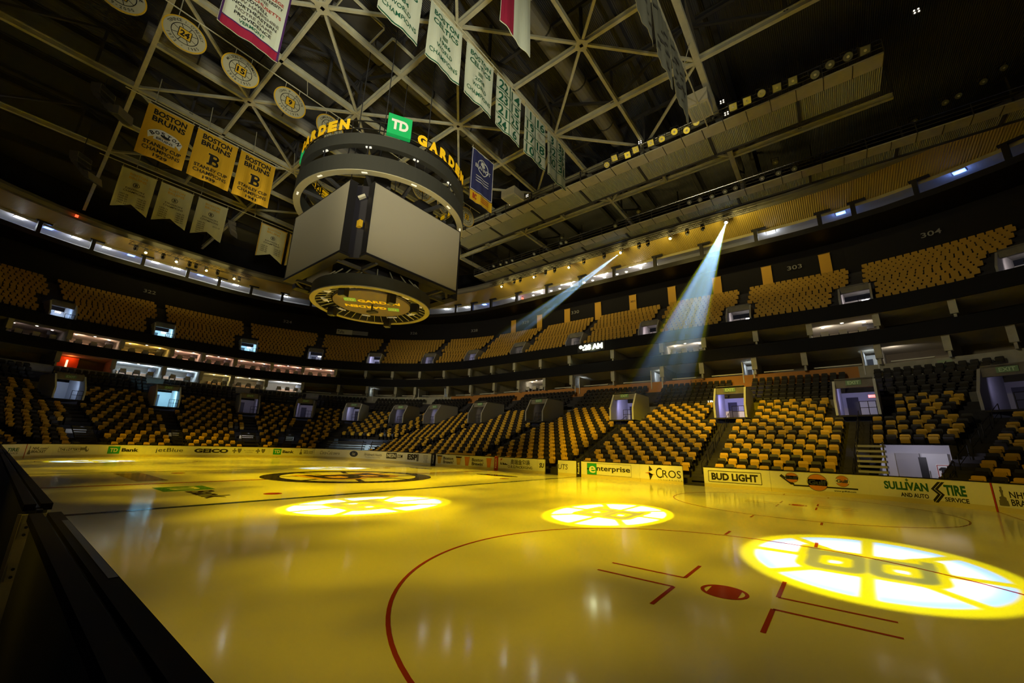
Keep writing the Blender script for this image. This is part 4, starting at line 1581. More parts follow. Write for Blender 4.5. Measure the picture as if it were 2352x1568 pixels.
for i, (t, d, kd) in enumerate(PL):
    n, c = frame(t, d)
    p = Vector((*plan(t, d), 28.66))
    r = thing('panel_light', '%s %s ceiling lamp from the left in the press level' % (ORD[i + 1], 'white' if kd == 'w' else 'blue'), 'lamp', p, 'ceiling lamps of the press level')
    b = MB(); b.obox(p, n * .32, c * .42, (0, 0, .03)); b.build('diffuser', LITWHITE if kd == 'w' else LITBLUEDIM, r)
    b = MB(); b.obox(p + Vector((0, 0, .04)), n * .36, c * .46, (0, 0, .025)); b.build('frame', WHITEPRINT, r)
    light('press_light', 'POINT', p + Vector((0, 0, -.35)), 62 if kd == 'w' else 26, (.9, .95, 1.0) if kd == 'w' else (.2, .35, 1.0), size=.12)
k = 0
for a, b_ in ((3.10, 3.21), (3.225, 3.36), (3.37, 3.49), (3.50, 3.63)):
    for j in range(5):
        t = a + (b_ - a) * (j + .5) / 5
        d = 27.6 if j % 2 else 29.0
        k += 1
        n, c = frame(t, d)
        p = Vector((*plan(t, d), 28.68))
        r = thing('downlight', '%s round ceiling lamp from the left in the bright press rooms' % ORD[k], 'lamp', p, 'round ceiling lamps of the press rooms')
        b = MB(); b.disc((p.x, p.y, p.z - .012), .17, 16); b.build('lamp_face', mat('lit_downlight_strong', (1, 1, 1), emit=(1, .9, .75), es=14), r)
        b = MB(); b.ring(p, .17, .23, p.z - .02, p.z + .02, 16); b.build('trim_ring', WHITEPRINT, r)
    n, c = frame((a + b_) / 2, 28)
    light('press_light', 'POINT', Vector((*plan((a + b_) / 2, 27.8), 28.2)), 95, (1, .92, .85), size=.12)

# ------------------------------------------------------------------ balcony rear wall: gold panels, numbers, signs
for i, t in enumerate([2.989, 3.121, 3.252, 3.384, 3.518, 3.652, 3.789, 3.922, 4.041]):
    n, c = frame(t, 30)
    p = Vector((*plan(t, 30.5), 22.35))
    b = MB(); b.obox(p + Vector((0, 0, 1.45)), c * .55, n * .06, (0, 0, 1.45))
    r = thing('wall_panel', '%s gold upright panel from the left behind the balcony seats' % ORD[i + 1], 'panel', p, 'gold panels behind the balcony')
    b.build('panel', mat('gold_panel', (.75, .42, .05), .6), r)
    b = MB(); b.obox(p + Vector((0, 0, 2.93)), c * .58, n * .08, (0, 0, .04)); b.build('cap', mat('gold_cap', (.5, .28, .04), .6), r)
    if i == 4:
        b = MB(); put_text(b, '301', 0, 0, .75, .32, lambda u, v: p + c * u - n * .07 + Vector((0, 0, 1.9 + v)), 0, .02); b.build('lettering', INK, r)


def wall_letters(name, label, s, t, d, z, w, h, m_, bold=.01, cat='sign'):
    n, c = frame(t, d)
    p = Vector((*plan(t, d), z))
    b = MB()
    put_text(b, s, 0, 0, w, h, lambda u, v: p + c * u + Vector((0, 0, v)), 0, bold)
    return tag(b.build(name, m_), label, cat)


NUMM = mat('pale_numerals', (.30, .30, .32), .7)
for s, t, wh in (('329', 3.05, 'between the first two gold panels'), ('330', 3.288, 'left of the middle gold panel'), ('303', 3.989, 'between the last two gold panels'), ('304', 4.186, 'right of every gold panel'), ('324', 2.22, 'above the lit pink suites'), ('322', 1.2, 'at the far left end'), ('326', 2.62, 'right of the pale sign panel'), ('328', 2.84, 'left of every gold panel')):
    wall_letters('section_numeral', 'pale section number on the black wall %s' % wh, s, t, 30.4, 24.4, 1.5, .55, NUMM)
wall_letters('section_numeral', 'dark section number 113 on the orange wall', '113', 3.75, 21.97, 9.7, 1.3, .42, mat('dark_numerals', (.2, .08, .02), .7))
for s, t, nm in (('4', 4.181, 'far right'), ('7', 2.48, 'left of the far corner'), ('8', 2.66, 'in the far corner')):
    n, c = frame(t, 21.95)
    p = Vector((*plan(t, 21.93), 9.55))
    r = thing('section_sign', 'small pale green sign with a numeral on the club wall, %s' % nm, 'sign', p, 'section signs on the club wall')
    b = MB(); b.obox(p, c * .42, n * .02, (0, 0, .3)); b.build('plate', mat('pale_green_plate', (.42, .55, .38), .6), r)
    b = MB(); put_text(b, s, 0, 0, .26, .4, lambda u, v: p + c * u - n * .03 + Vector((0, 0, v)), 0, .02); b.build('lettering', INK, r)
n, c = frame(2.417, 30)
p = Vector((*plan(2.417, 29.9), 23.7))
r = thing('wall_sign', 'long pale sign panel on the black wall under the scoreboard', 'sign', p)
L = 6.0
b = MB(); b.obox(p - c * 1.5, c * 1.5, n * .03, (0, 0, .5)); b.build('plate', mat('pale_plate', (.5, .5, .5), .6), r)
b = MB(); b.obox(p + c * 1.55, c * 1.5, n * .03, (0, 0, .42)); b.build('plate', mat('grey_plate', (.2, .2, .22), .6), r)
b = MB(); put_text(b, 'Tufts', -2.2, 0, 1.3, .6, lambda u, v: p + c * u - n * .05 + Vector((0, 0, v)), 0, .01); b.build('lettering', NAVYPRINT, r)
b = MB(); put_text(b, 'Family Seating', 1.55, 0, 2.6, .42, lambda u, v: p + c * u - n * .05 + Vector((0, 0, v)), 0, .0); b.build('lettering', GREYPRINT, r)
# clock and small display
n, c = frame(3.464, 20.7)
p = Vector((*plan(3.464, 20.7), 15.2))
r = thing('clock_display', 'glowing 9:28 AM clock on the dark balcony ribbon', 'clock', p)
b = MB(); b.obox(p + n * .02, c * 2.0, n * .02, (0, 0, .55)); b.build('panel', BLACK, r)
b = MB(); put_text(b, '9:28 AM', 0, 0, 3.5, .8, lambda u, v: p + c * u - n * .03 + Vector((0, 0, v)), 0, .06); b.build('digits', LITCLOCK, r)
light('clock_glow', 'POINT', p - n * .7, 60, (.9, 1.0, .6), size=.4)
n, c = frame(3.813, 16.2)
p = Vector((*plan(3.813, 16.15), 6.75))
r = thing('led_display', 'small lit display with cut off lettering left of the violet entrance', 'display', p)
b = MB(); b.obox(p, c * .6, n * .05, (0, 0, .16)); b.build('panel', BLACK, r)
b = MB(); put_text(b, '1 PHIL...', 0, 0, .95, .17, lambda u, v: p + c * u - n * .06 + Vector((0, 0, v)), 0, .03); b.build('digits', LITCLOCK, r)
n, c = frame(4.092, 16)
p = Vector((*plan(4.092, 13.4), 6.3))
r = thing('exit_arrow', 'small glowing red exit light inside the right lower entrance', 'sign', p)
b = MB(); b.obox(p, c * .2, n * .03, (0, 0, .1)); b.build('face', LITRED, r)
b = MB(); b.obox(p + n * .05, c * .22, n * .02, (0, 0, .12)); b.build('housing', DARK, r)
for i, (px_, py_, pz_, lab) in enumerate((( -51.2, 0.2, 29.4, 'under the roof at the far left'), (-33.5, 32.5, 29.3, 'in the press level, far corner left'), (-19.0, 54.2, 28.3, 'in the press level, far corner right'))):
    r = thing('exit_light', 'small red exit light %s' % lab, 'sign', (px_, py_, pz_))
    b = MB(); b.box(px_ - .15, px_ + .15, py_ - .15, py_ + .15, pz_ - .12, pz_ + .12); b.build('face', LITRED, r)
    b = MB(); b.box(px_ - .03, px_ + .03, py_ - .03, py_ + .03, pz_ + .12, pz_ + .4); b.build('stem', DARK, r)

# aisle stairs with handrails (far side)
for i, (t, lab) in enumerate(((3.42, 'left of the packaging board'), (3.648, 'left of the letter box board'), (3.856, 'at the open gate'), (4.067, 'right of the orange discs'), (4.27, 'at the right edge'))):
    r = thing('aisle_handrail', 'thin dark handrail down the stairway %s' % lab, 'handrail', (*plan(t, 7), zlow(7)), 'handrails of the lower stairways')
    for j in range(5):
        d0 = 1.9 + j * 2.2
        n, c = frame(t, d0)
        a = Vector((*plan(t, d0), zlow(d0) + zl(t, d0) - .1))
        e = Vector((*plan(t, d0 + 1.5), zlow(d0 + 1.5) + zl(t, d0) - .1))
        up = Vector((0, 0, .9))
        b = MB()
        b.tube(a, a + up, .022, 6); b.tube(e, e + up, .022, 6); b.tube(a + up, e + up, .022, 6); b.tube(a + up * .5, e + up * .5, .016, 6)
        b.build('rail_section', BLACK, r)
    b = MB()
    for j in range(34):
        d0 = 1.5 + .4375 * j
        if d0 > 11.8:
            break
        n, c = frame(t, d0)
        q = Vector((*plan(t, d0), zlow(d0) + zl(t, d0)))
        b.obox(q, c * .55, n * .2, (0, 0, .1))
    struct(b.build('floor_stairway', CHAR), 'concrete stairway %s' % lab)
# penalty box furniture by the far blue line
r = thing('penalty_bench', 'gold bench and small desk between the rows behind the cup boards', 'bench', (*plan(3.37, 1.2), 0))
n, c = frame(3.37, 1.2)
p = Vector((*plan(3.375, 1.1), 0))
b = MB(); b.obox(p + n * .35 + Vector((0, 0, .95)), c * 1.6, n * .05, (0, 0, .3)); b.build('backrest', GOLDSEAT, r)
b = MB(); b.obox(p + Vector((0, 0, .55)), c * 1.6, n * .25, (0, 0, .05)); b.build('seat', GOLDSEAT, r)
for s in (-1, 1):
    b = MB(); b.bar(p + c * (s * 1.4), p + c * (s * 1.4) + Vector((0, 0, .5)), .06, .06); b.build('leg', BLACK, r)

# ------------------------------------------------------------------ roof steel
def ibeam(mb, a, b, w, h):
    """rolled I section between two points (a, b on the bottom flange centre line)"""
    a, b = Vector(a), Vector(b)
    up = Vector((0, 0, 1))
    mb.bar(a, b, w, .07, up)
    mb.bar(a + up * (h / 2), b + up * (h / 2), .06, h, up)
    mb.bar(a + up * h, b + up * h, w, .07, up)


ZB, ZT = 30.0, 33.8
GXL = [18.3, 5.75, -6.9, -19.5, -32.1]
GYL = [.6, 13.3, 25.9, 38.5]


def truss(label, pts, w=.29, h=.42, step=6.3):
    a, b = Vector(pts[0]), Vector(pts[1])
    r = thing('roof_truss', label, 'roof truss', a, 'roof trusses')
    mb = MB(); ibeam(mb, a, b, w, h); mb.build('bottom_chord', STEEL, r)
    up = Vector((0, 0, ZT - ZB))
    mb = MB(); ibeam(mb, a + up, b + up, w * .9, h * .9); mb.build('top_chord', STEEL_D, r)
    n = max(2, int(round((b - a).length / step)))
    for i in range(n):
        p, q = a.lerp(b, i / n), a.lerp(b, (i + 1) / n)
        if i % 2 == 0:
            p2, q2 = p + Vector((0, 0, h)), q + up
        else:
            p2, q2 = p + up, q + Vector((0, 0, h))
        mb = MB(); mb.bar(p2, q2, .2, .2); mb.build('diagonal_brace', STEEL_D, r)
    for i in range(n + 1):
        p = a.lerp(b, i / n)
        mb = MB(); mb.bar(p + Vector((0, 0, h)), p + up, .18, .18); mb.build('vertical_post', STEEL_D, r)
    return r


nmx = ['over the blue line nearest the camera', 'over the long green banner row', 'over the round banners', 'over the gold banners', 'over the far end ivory banners']
for i, x in enumerate(GXL):
    truss('painted steel roof truss running across the rink %s' % nmx[i], ((x, -8, ZB), (x, 47.5, ZB)), .42 if i == 0 else .29)
nmy = ['nearest the camera side', 'in front of the scoreboard', 'behind the scoreboard', 'beyond the lamp walkway']
for i, y in enumerate(GYL):
    truss('painted steel roof truss running along the rink %s' % nmy[i], ((-50, y, ZB + .02), (30, y, ZB + .02)), .29)
for i in range(4):
    for j in range(3):
        x0, x1 = GXL[i + 1], GXL[i]
        y0, y1 = GYL[j], GYL[j + 1]
        cx, cy = (x0 + x1) / 2, (y0 + y1) / 2
        r = thing('bay_bracing', 'star of roof braces, %s bay from camera end, %s from near side' % (ORD[i + 1], ORD[j + 1]), 'roof bracing', (cx, cy, ZB), 'star shaped bracing of the roof bays')
        for (ex, ey) in ((x0, cy), (x1, cy), (cx, y0), (cx, y1)):
            mb = MB(); ibeam(mb, (cx, cy, ZB), (ex, ey, ZB), .24, .36); mb.build('cross_beam', STEEL, r)
        for (ex, ey) in ((x0, y0), (x1, y0), (x0, y1), (x1, y1)):
            mb = MB(); mb.bar((cx, cy, ZB + .15), (ex, ey, ZB + .15), .19, .19); mb.build('diagonal_brace', STEEL, r)
        mb = MB(); mb.obox((cx, cy, ZB), (.3, .3, 0), (-.3, .3, 0), (0, 0, .03)); mb.build('gusset_plate', STEEL, r)
        mb = MB(); mb.bar((cx, cy, ZB), (cx, cy, ZT), .2, .2); mb.bar((x0, cy, ZT), (x1, cy, ZT), .25, .35); mb.build('hanger', STEEL_D, r)
for i in range(12):
    x = -50 + i * 6.3
    r = thing('roof_beam', '%s dark purlin under the roof deck counted from the far end' % ORD[i + 1], 'roof beam', (x, 20, 35.9), 'dark purlins under the roof deck')
    mb = MB(); ibeam(mb, (x, -10, 35.7), (x, 52, 35.7), .4, .7); mb.build('beam', STEEL_D, r)
for i, (x, y0, y1) in enumerate(((-2.8, 5.5, 30), (9.0, 5, 33), (-16, 0, 34))):
    mb = MB(); mb.tube((x, y0, 33.0), (x, y1, 33.0), .75, 16)
    r = thing('air_duct', ['round grey air duct above the scoreboard', 'round grey air duct behind the green banner row', 'round grey air duct above the gold banners'][i], 'duct', (x, y0, 33.0))
    mb.build('pipe', GREYDUCT, r, smooth=False)
    mb = MB()
    for k in range(6):
        y = y0 + (y1 - y0) * (k + .5) / 6
        mb.ring((x, 0), .76, .8, 0, .12, 16)
    for k in range(5):
        y = y0 + (y1 - y0) * (k + .5) / 5
        b = MB(); b.tube((x, y - .06, 33), (x, y + .06, 33), .8, 16); b.build('band', STEEL_D, r)
# lamp trays around the scoreboard hoist
for i, (xa, xb, ya, yb) in enumerate(((-.7, 1.3, 7.6, 10.4), (-.9, 1.1, 11.3, 13.6))):
    r = thing('roof_hatch', ['framed dark roof tray nearest the green banners', 'second framed dark roof tray beside the green banners'][i], 'roof tray', ((xa + xb) / 2, (ya + yb) / 2, 30.4))
    b = MB(); b.box(xa, xb, ya, yb, 30.5, 30.55); b.build('panel', STEEL_D, r)
    for q in ((xa, xb, ya - .08, ya), (xa, xb, yb, yb + .08), (xa - .08, xa, ya, yb), (xb, xb + .08, ya, yb)):
        b = MB(); b.box(*q, 30.35, 30.6); b.build('frame_bar', STEEL, r)

# ------------------------------------------------------------------ walkways with flood lamps
def walkway(label, y0, x0, x1, z, wide, wm, lab2):
    r = thing('catwalk', label, 'walkway', ((x0 + x1) / 2, y0, z))
    b = MB(); b.box(x0, x1, y0, y0 + 1.25, z, z + .12)
    n = int((x1 - x0) / 1.6)
    for i in range(n + 1):
        x = x0 + (x1 - x0) * i / n
        b.box(x - .025, x + .025, y0 - .012, y0 + 1.25, z - .03, z, 1)
    b.build('deck', [BEIGE, STEEL_D], r)
    if wide:
        b = MB(); b.loft([[(x0, y0 + 1.25, z + .03), (x0, y0 + 1.25 + wide, z + .03)], [(x1, y0 + 1.25, z + .03), (x1, y0 + 1.25 + wide, z + .03)]]); b.build('corrugated_panel', wm, r)
        for i in range(int((x1 - x0) / 6.3) + 1):
            b = MB(); b.box(x0 + i * 6.3 - .1, x0 + i * 6.3 + .1, y0 + 1.25, y0 + 1.25 + wide, z - .1, z + .02); b.build('panel_rib', STEEL_D, r)
        b = MB(); b.box(x0, x1, y0 + 1.2 + wide, y0 + 1.35 + wide, z - .12, z + .3); b.build('rear_edge', STEEL_D, r)
    for zz in (.45, .8, 1.15):
        b = MB(); b.tube((x0, y0 - .05, z + zz), (x1, y0 - .05, z + zz), .04, 8); b.build('handrail', CHROME if zz > 1 else STEEL_D, r)
    for i in range(n // 2 + 1):
        x = x0 + (x1 - x0) * i / (n // 2)
        b = MB(); b.bar((x, y0 - .05, z), (x, y0 - .05, z + 1.15), .06, .06); b.build('rail_post', STEEL_D, r)
    for i in range(int((x1 - x0) / 6.3) + 1):
        x = x0 + .4 + i * 6.3
        b = MB(); b.bar((x, y0 + .7, z + .1), (x, y0 + .7, ZB + 1.5), .12, .12); b.build('hanger', STEEL_D, r)
    return r


walkway('long beige walkway with flood lamps behind the green banner row', 31.0, -14, 28.7, 28.3, 2.6, DECK2, '')
walkway('darker rear walkway with small lamps along the gold soffit', 42.4, -20, 38, 28.55, 1.4, DECK2, '')


def flood(label, group, p, kind, s=1.0, yaw=0.0, tilt=.9):
    """square or round flood lamp on a yoke, looking down towards the ice"""
    r = thing('flood_lamp', label, 'lamp', p, group)
    p = Vector(p)
    d = Vector((math.sin(yaw) * math.cos(tilt), -math.cos(yaw) * math.cos(tilt), -math.sin(tilt)))
    x = d.cross(Vector((0, 0, 1))).normalized()
    y = x.cross(d)
    h = .3 * s
    b = MB()
    if kind == 'square':
        b.obox(p - d * (.2 * s), x * h, y * h, d * (.2 * s))
    else:
        b.tube(p - d * (.5 * s), p, h * .55, 14, 0, h)
    b.build('housing', STEEL_D if kind != 'box' else BEIGE, r)
    b = MB()
    if kind == 'square':
        b.obox(p + d * .012, x * (h * .88), y * (h * .88), d * .012)
    else:
        b.tube(p + d * .0, p + d * .02, h * .9, 16)
    b.build('lens', GLASS, r)
    b = MB()
    b.tube(p + d * .02, p + d * .05, h * .3, 10)
    b.build('bulb', WHITEPRINT, r)
    b = MB()
    for sx in (-1, 1):
        b.bar(p + x * (sx * (h + .04)) - d * .2 * s, p + x * (sx * (h + .04)) - d * .2 * s + Vector((0, 0, .45)), .05, .05)
    b.bar(p - x * (h + .04) - d * .2 * s + Vector((0, 0, .45)), p + x * (h + .04) - d * .2 * s + Vector((0, 0, .45)), .05, .05)
    b.build('yoke', STEEL_D, r)
    return r


c1 = [(8.7, 28.6), (9.5, 29.0), (10.8, 28.7), (11.6, 28.9), (13.0, 28.9), (14.0, 28.8), (15.1, 29.0), (16.1, 28.6), (16.9, 29.0), (19.7, 28.9), (20.7, 28.9), (21.7, 29.0), (22.7, 28.9), (23.7, 28.9), (25.0, 28.6), (25.9, 28.9), (26.9, 28.9), (27.8, 28.8)]
for i, (x, z) in enumerate(c1):
    kd = 'square' if i in (1, 2, 3, 4, 9, 10, 12, 13, 17) else 'round'
    flood('%s %s flood lamp from the left on the beige walkway' % (ORD[i + 1], kd), 'flood lamps on the beige walkway', (x, 30.75, z + .1), kd, 1.0, .1)
c2 = sorted([(-3.3, 29.7), (-3.4, 28.9), (-2.6, 28.8), (4.5, 28.8), (7.5, 29.7), (13.3, 28.7), (14.4, 28.6), (15.6, 28.5), (16.9, 28.6), (-7.9, 28.6), (-11.9, 28.7), (-13.0, 28.7), (-14.2, 28.7), (-15.6, 28.8), (21.6, 30.0), (20.3, 28.7), (21.7, 28.7), (23.0, 28.6), (17.9, 28.6), (31.8, 30.2), (33.8, 31.0), (34.6, 31.2), (36.1, 31.7), (37.3, 32.3)])
for i, (x, z) in enumerate(c2):
    flood('%s small round lamp from the left on the dark rear walkway' % ORD[i + 1], 'small lamps on the rear walkway', (x, 42.1 if x < 30 else 43.4, z + .25), 'round', .85, .1)
# small square light clusters (four bulbs on a plate)
for i, (x, y, z) in enumerate(((19.0, 30.7, 29.9), (19.2, 30.7, 28.6), (12.0, 30.9, 29.7), (30.6, 31.0, 30.4), (-1.0, 30.9, 29.3), (-3.4, 30.9, 29.2))):
    r = thing('bulb_cluster', 'small cluster of four lit bulbs on the beige walkway, %s from the list end' % ORD[i + 1] if 0 else '%s small cluster of lit bulbs by the beige walkway' % ORD[i + 1], 'lamp', (x, y, z), 'bulb clusters by the beige walkway')
    b = MB(); b.box(x - .2, x + .2, y, y + .06, z - .2, z + .2); b.build('plate', STEEL_D, r)
    for sx in (-.1, .1):
        for sz in (-.1, .1):
            b = MB(); b.tube((x + sx, y - .05, z + sz), (x + sx, y, z + sz), .045, 8); b.build('bulb', mat('lit_bulb', (1, 1, 1), emit=(1, .9, .7), es=2.2), r)


# ------------------------------------------------------------------ lighting trusses with moving heads
def light_truss(label, a, b, up=.55):
    r = thing('lighting_truss', label, 'truss', a)
    a, b = Vector(a), Vector(b)
    d = (b - a).normalized()
    side = d.cross(Vector((0, 0, 1)))
    o = [side * .22 + Vector((0, 0, .0)), -side * .22, side * .22 + Vector((0, 0, .5)), -side * .22 + Vector((0, 0, .5))]
    for q in o:
        m_ = MB(); m_.tube(a + q, b + q, .03, 6); m_.build('chord', BLACK, r)
    n = int((b - a).length / .75)
    for f in (0, 1):
        m_ = MB()
        for i in range(n):
            p, q = a + d * (.75 * i), a + d * (.75 * (i + 1))
            s_ = side * (.22 if f else -.22)
            m_.tube(p + s_, p.lerp(q, .5) + s_ + Vector((0, 0, .5)), .018, 4)
            m_.tube(p.lerp(q, .5) + s_ + Vector((0, 0, .5)), q + s_, .018, 4)
        m_.build('lacing', BLACK, r)
    return r


light_truss('long black lighting truss under the gold soffit on the far side', (-20.5, 47, 28.5), (19.2, 47, 28.5))
light_truss('shorter black lighting truss under the gold soffit at the left', (-51.5, 5.6, 27.95), (-51.5, 20.8, 27.95))


def head(label, group, p, aim, lit=None):
    r = thing('moving_head', label, 'lamp', p, group)
    p = Vector(p)
    d = (Vector(aim) - p).normalized()
    x = d.cross(Vector((0, 0, 1))).normalized()
    b = MB(); b.box(p.x - .18, p.x + .18, p.y - .18, p.y + .18, p.z + .42, p.z + .6); b.build('base', BLACK, r)
    b = MB()
    for s in (-1, 1):
        b.obox(p + x * (.2 * s) + Vector((0, 0, .2)), x * .03, d.cross(x) * .06, (0, 0, .26))
    b.build('yoke', BLACK, r)
    b = MB(); b.tube(p - d * .3, p + d * .22, .13, 12, 0, .17); b.build('head', BLACK, r)
    b = MB(); b.tube(p + d * .22, p + d * .24, .15, 14); b.build('lens', lit or GLASS, r)


def far_i(i):
    return '%s from the left' % ORD[i + 1]


fl = sorted([(-17.91, 28.11, 'y', (-12, 17, 0)), (-11.23, 27.77, 'w', (-21, 6, 0)), (-5.02, 28.03, 'y', (3, 17, 0)), (3.13, 28.0, 'b', (-7.25, 15.95, 0)), (9.65, 27.87, 'y', (10, 15, 0)), (15.99, 27.96, 'b', (16.75, 11.9, 0))] +
            [(x, z, 'n', (x, 30, 0)) for x, z in ((-15.32, 28.03), (-14.07, 28.1), (-9.18, 28.1), (-7.52, 27.98), (-2.56, 28.1), (.63, 28.01), (5.61, 28.02), (6.79, 28.1), (11.67, 28.1), (13.45, 28.09))])
for i, (x, z, k, aim) in enumerate(fl):
    head('%s moving lamp under the far lighting truss, %s' % ({'y': 'yellow lit', 'w': 'white lit', 'b': 'blue-white lit', 'n': 'unlit'}[k], far_i(i)), 'moving lamps under the far truss', (x, 47, 27.95), aim, {'y': LITYEL, 'w': LITWHITE, 'b': LITBLUE, 'n': None}[k])
ll = sorted([(y, 'y') for y in (7.51, 11.0, 14.76, 18.56)] + [(y, 'n') for y in (6.4, 9.43, 12.6, 13.41, 16.26, 19.3)])
for i, (y, k) in enumerate(ll):
    head('%s moving lamp under the left lighting truss, %s' % ('yellow lit' if k == 'y' else 'unlit', far_i(i)), 'moving lamps under the left truss', (-51.5, y, 27.4), (-10, y, 0) if k == 'y' else (-45, y, 0), LITYEL if k == 'y' else None)

# added spots that brighten the soffit in place of spill from the lit lamps
for x in (-17.9, -11.2, -5.0, 3.1, 9.65, 16.0):
    light('lamp_spill', 'SPOT', (x, 46.2, 27.4), 700, (1, .78, .22), (x + 1.5, 50, 29.3), .15, 150, .9)
for y in (7.5, 11, 14.8, 18.6):
    light('lamp_spill', 'SPOT', (-50.8, y, 26.9), 260, (1, .78, .22), (-54, y, 29), .15, 150, .9)

# ------------------------------------------------------------------ banners
def banner(name, label, X, y0, y1, z0, z1, cloth, lines=(), extra=None, group=None, tail=0.0, border=None, rail=True, drop=.28):
    """cloth hanging in a plane across the rink, printed side towards the camera end"""
    r = thing(name, label, 'banner', (X, (y0 + y1) / 2, z0), group)
    w, h = y1 - y0, z1 - z0
    ph = random.random() * 6
    wave = lambda u, v: .05 * math.sin(u * 3.1 + ph + v * .6) * (1 - .5 * (v / h)) + .025 * math.sin(u * 7.3 + ph * 2)
    n, k = 20, 8
    b = MB()
    rows = []
    for j in range(k + 1):
        f = j / k
        row = []
        for i in range(n + 1):
            u = w * (i / n - .5)
            zb = tail * (1 - abs(u) / (w / 2)) if tail else 0
            v = zb + (h - zb) * f
            row.append((X + wave(u, v), (y0 + y1) / 2 + u, z0 + v))
        rows.append(row)
    b.loft(rows)
    for row in rows:
        pass
    o = b.build('cloth', cloth, r)
    sd = o.modifiers.new('thickness', 'SOLIDIFY')
    sd.thickness = .02
    sd.offset = -1
    P = lambda u, v: (X + .045 + wave(u, v), (y0 + y1) / 2 + u, z0 + v)
    P2 = lambda u, v: (X + .065 + wave(u, v), (y0 + y1) / 2 + u, z0 + v)
    by = {}
    for s, fu, fv, fw, fh, mm, bold in lines:
        by.setdefault(mm.name, (mm, []))[1].append((s, fu, fv, fw, fh, bold))
    for mm, ls in by.values():
        b = MB()
        for s, fu, fv, fw, fh, bold in ls:
            put_text(b, s, fu * w, fv * h, fw * w if fw else None, fh * h, P, 0, bold)
        b.build('lettering', mm, r)
    if extra:
        extra(r, w, h, P, P2)
    if border:
        b = MB()
        t = .09
        put_rect(b, 0, h - t / 2, w, t, P); put_rect(b, -w / 2 + t / 2, h / 2, t, h, P); put_rect(b, w / 2 - t / 2, h / 2, t, h, P)
        if not tail:
            put_rect(b, 0, t / 2, w, t, P)
        b.build('border', border, r)
    if rail:
        b = MB(); b.tube((X, y0 - .05, z1 + .02), (X, y1 + .05, z1 + .02), .04, 8); b.build('pole', STEEL, r)
        for y in (y0 + .05, y1 - .05):
            b = MB(); b.tube((X, y, z1), (X, y, z1 + drop), .018, 6); b.build('cord', STEEL, r)
    return r


def B_emblem(rr, w, h, P, P2):
    b = MB(); put_shape(b, BEE_G, 0, .47 * h, w * .36, h * .26, P); b.build('emblem_outline', GOLDPRINT, rr)
    b = MB(); put_shape(b, BEE, 0, .47 * h, w * .33, h * .24, P2); b.build('emblem', INK, rr)


def arch_emblem(rr, w, h, P, P2):
    b = MB()
    a = arc(0, .40 * h, w * .40, h * .19, 20, 160, 16)
    lo = arc(0, .30 * h, w * .36, h * .15, 160, 20, 16)
    rows = [a, lo[::-1]]
    b.loft([[P(u, v) for u, v in rw] for rw in rows])
    put_rect(b, 0, .40 * h, w * .46, h * .07, P)
    b.build('emblem_outline', WHITEPRINT, rr)
    b = MB()
    for i, ch in enumerate('BOSTON'):
        a = math.radians(136 - i * 18.5)
        put_text(b, ch, w * .39 * math.cos(a), .35 * h + h * .17 * math.sin(a), w * .085, h * .07, P2, 0, .03, 0, a - math.pi / 2)
    put_text(b, 'BRUINS', 0, .40 * h, w * .36, h * .045, P2, 0, .02)
    put_shape(b, DISC, 0, .475 * h, w * .22, h * .05, P2)
    b.build('emblem', INK, rr)


for i, (y0, y1, yr) in enumerate(((1.42, 4.3, '1929'), (4.6, 7.53, '1939'), (7.8, 10.7, '1941'))):
    banner('championship_banner', ['gold banner with arched emblem and the year 1929', 'gold banner with block letter B and the year 1939', 'gold banner with block letter B and the year 1941'][i], -15.9, y0, y1, 22.62, 27.05, CLOTH_GOLD,
           [('BOSTON', 0, .885, .72, .11, INK, .035), ('BRUINS', 0, .75, .72, .11, INK, .035), ('STANLEY CUP', 0, .265, .8, .07, INK, .03), ('CHAMPIONS', 0, .165, .8, .075, INK, .015), (yr, 0, .065, .3, .065, INK, .03)],
           arch_emblem if i == 0 else B_emblem, 'gold championship banners')


def division(rr, w, h, P, P2):
    b = MB(); put_shape(b, ring_shape(.82), 0, .66 * h, .5, .5, P); b.build('emblem_outline', INK, rr)
    b = MB(); put_shape(b, BEE, 0, .66 * h, .26, .28, P); b.build('emblem', INK, rr)


DIVL = [('BOSTON', 0, .9, .5, .06, GOLDPRINT, .02), ('BRUINS', 0, .81, .5, .06, GOLDPRINT, .02), ('DIVISION', 0, .54, .52, .04, INK, .01), ('CHAMPIONS', 0, .47, .6, .045, INK, .01)]
YRS = [(['1927-28', '1928-29', '1929-30', '1930-31', '1932-33'], ['1934-35', '1937-38', '1938-39', '1939-40', '1940-41']), (['1970-71', '1973-74', '1975-76', '1976-77', '1977-78'], ['1978-79', '1982-83', '1983-84', '1989-90', '1990-91']), (['1992-93', '2001-02', '2003-04', '2008-09', '2010-11', '2011-12'], ['2013-14']), (['1928-29', '1929-30', '1935-36', '1937-38'], ['1938-39', '1939-40', '1940-41', '1970-71']), (['1971-72', '1973-74'], ['1989-90'])]
DL = ['ivory swallowtail banner, leftmost of its row, two columns of dates', 'ivory swallowtail banner, second of its row, two columns of dates', 'ivory swallowtail banner, third of its row, one lone date at right', 'yellow bordered swallowtail banner left of the scoreboard', 'yellow bordered swallowtail banner half hidden by the scoreboard']
for i, (y0, y1) in enumerate(((1.64, 4.25), (4.6, 7.29), (7.74, 10.46), (13.93, 16.88), (17.2, 20.0))):
    ls = list(DIVL)
    for c_, col in enumerate(YRS[i]):
        for q, s in enumerate(col):
            ls.append((s, -.25 + .5 * c_, .37 - .055 * q, .24, .034, INK, .01))
    banner('division_banner', DL[i], -27.8, y0, y1, 22.7, 26.95, CLOTH_IVORY, ls, division, 'ivory swallowtail banners', tail=.75, border=GOLDPRINT if i > 2 else None)


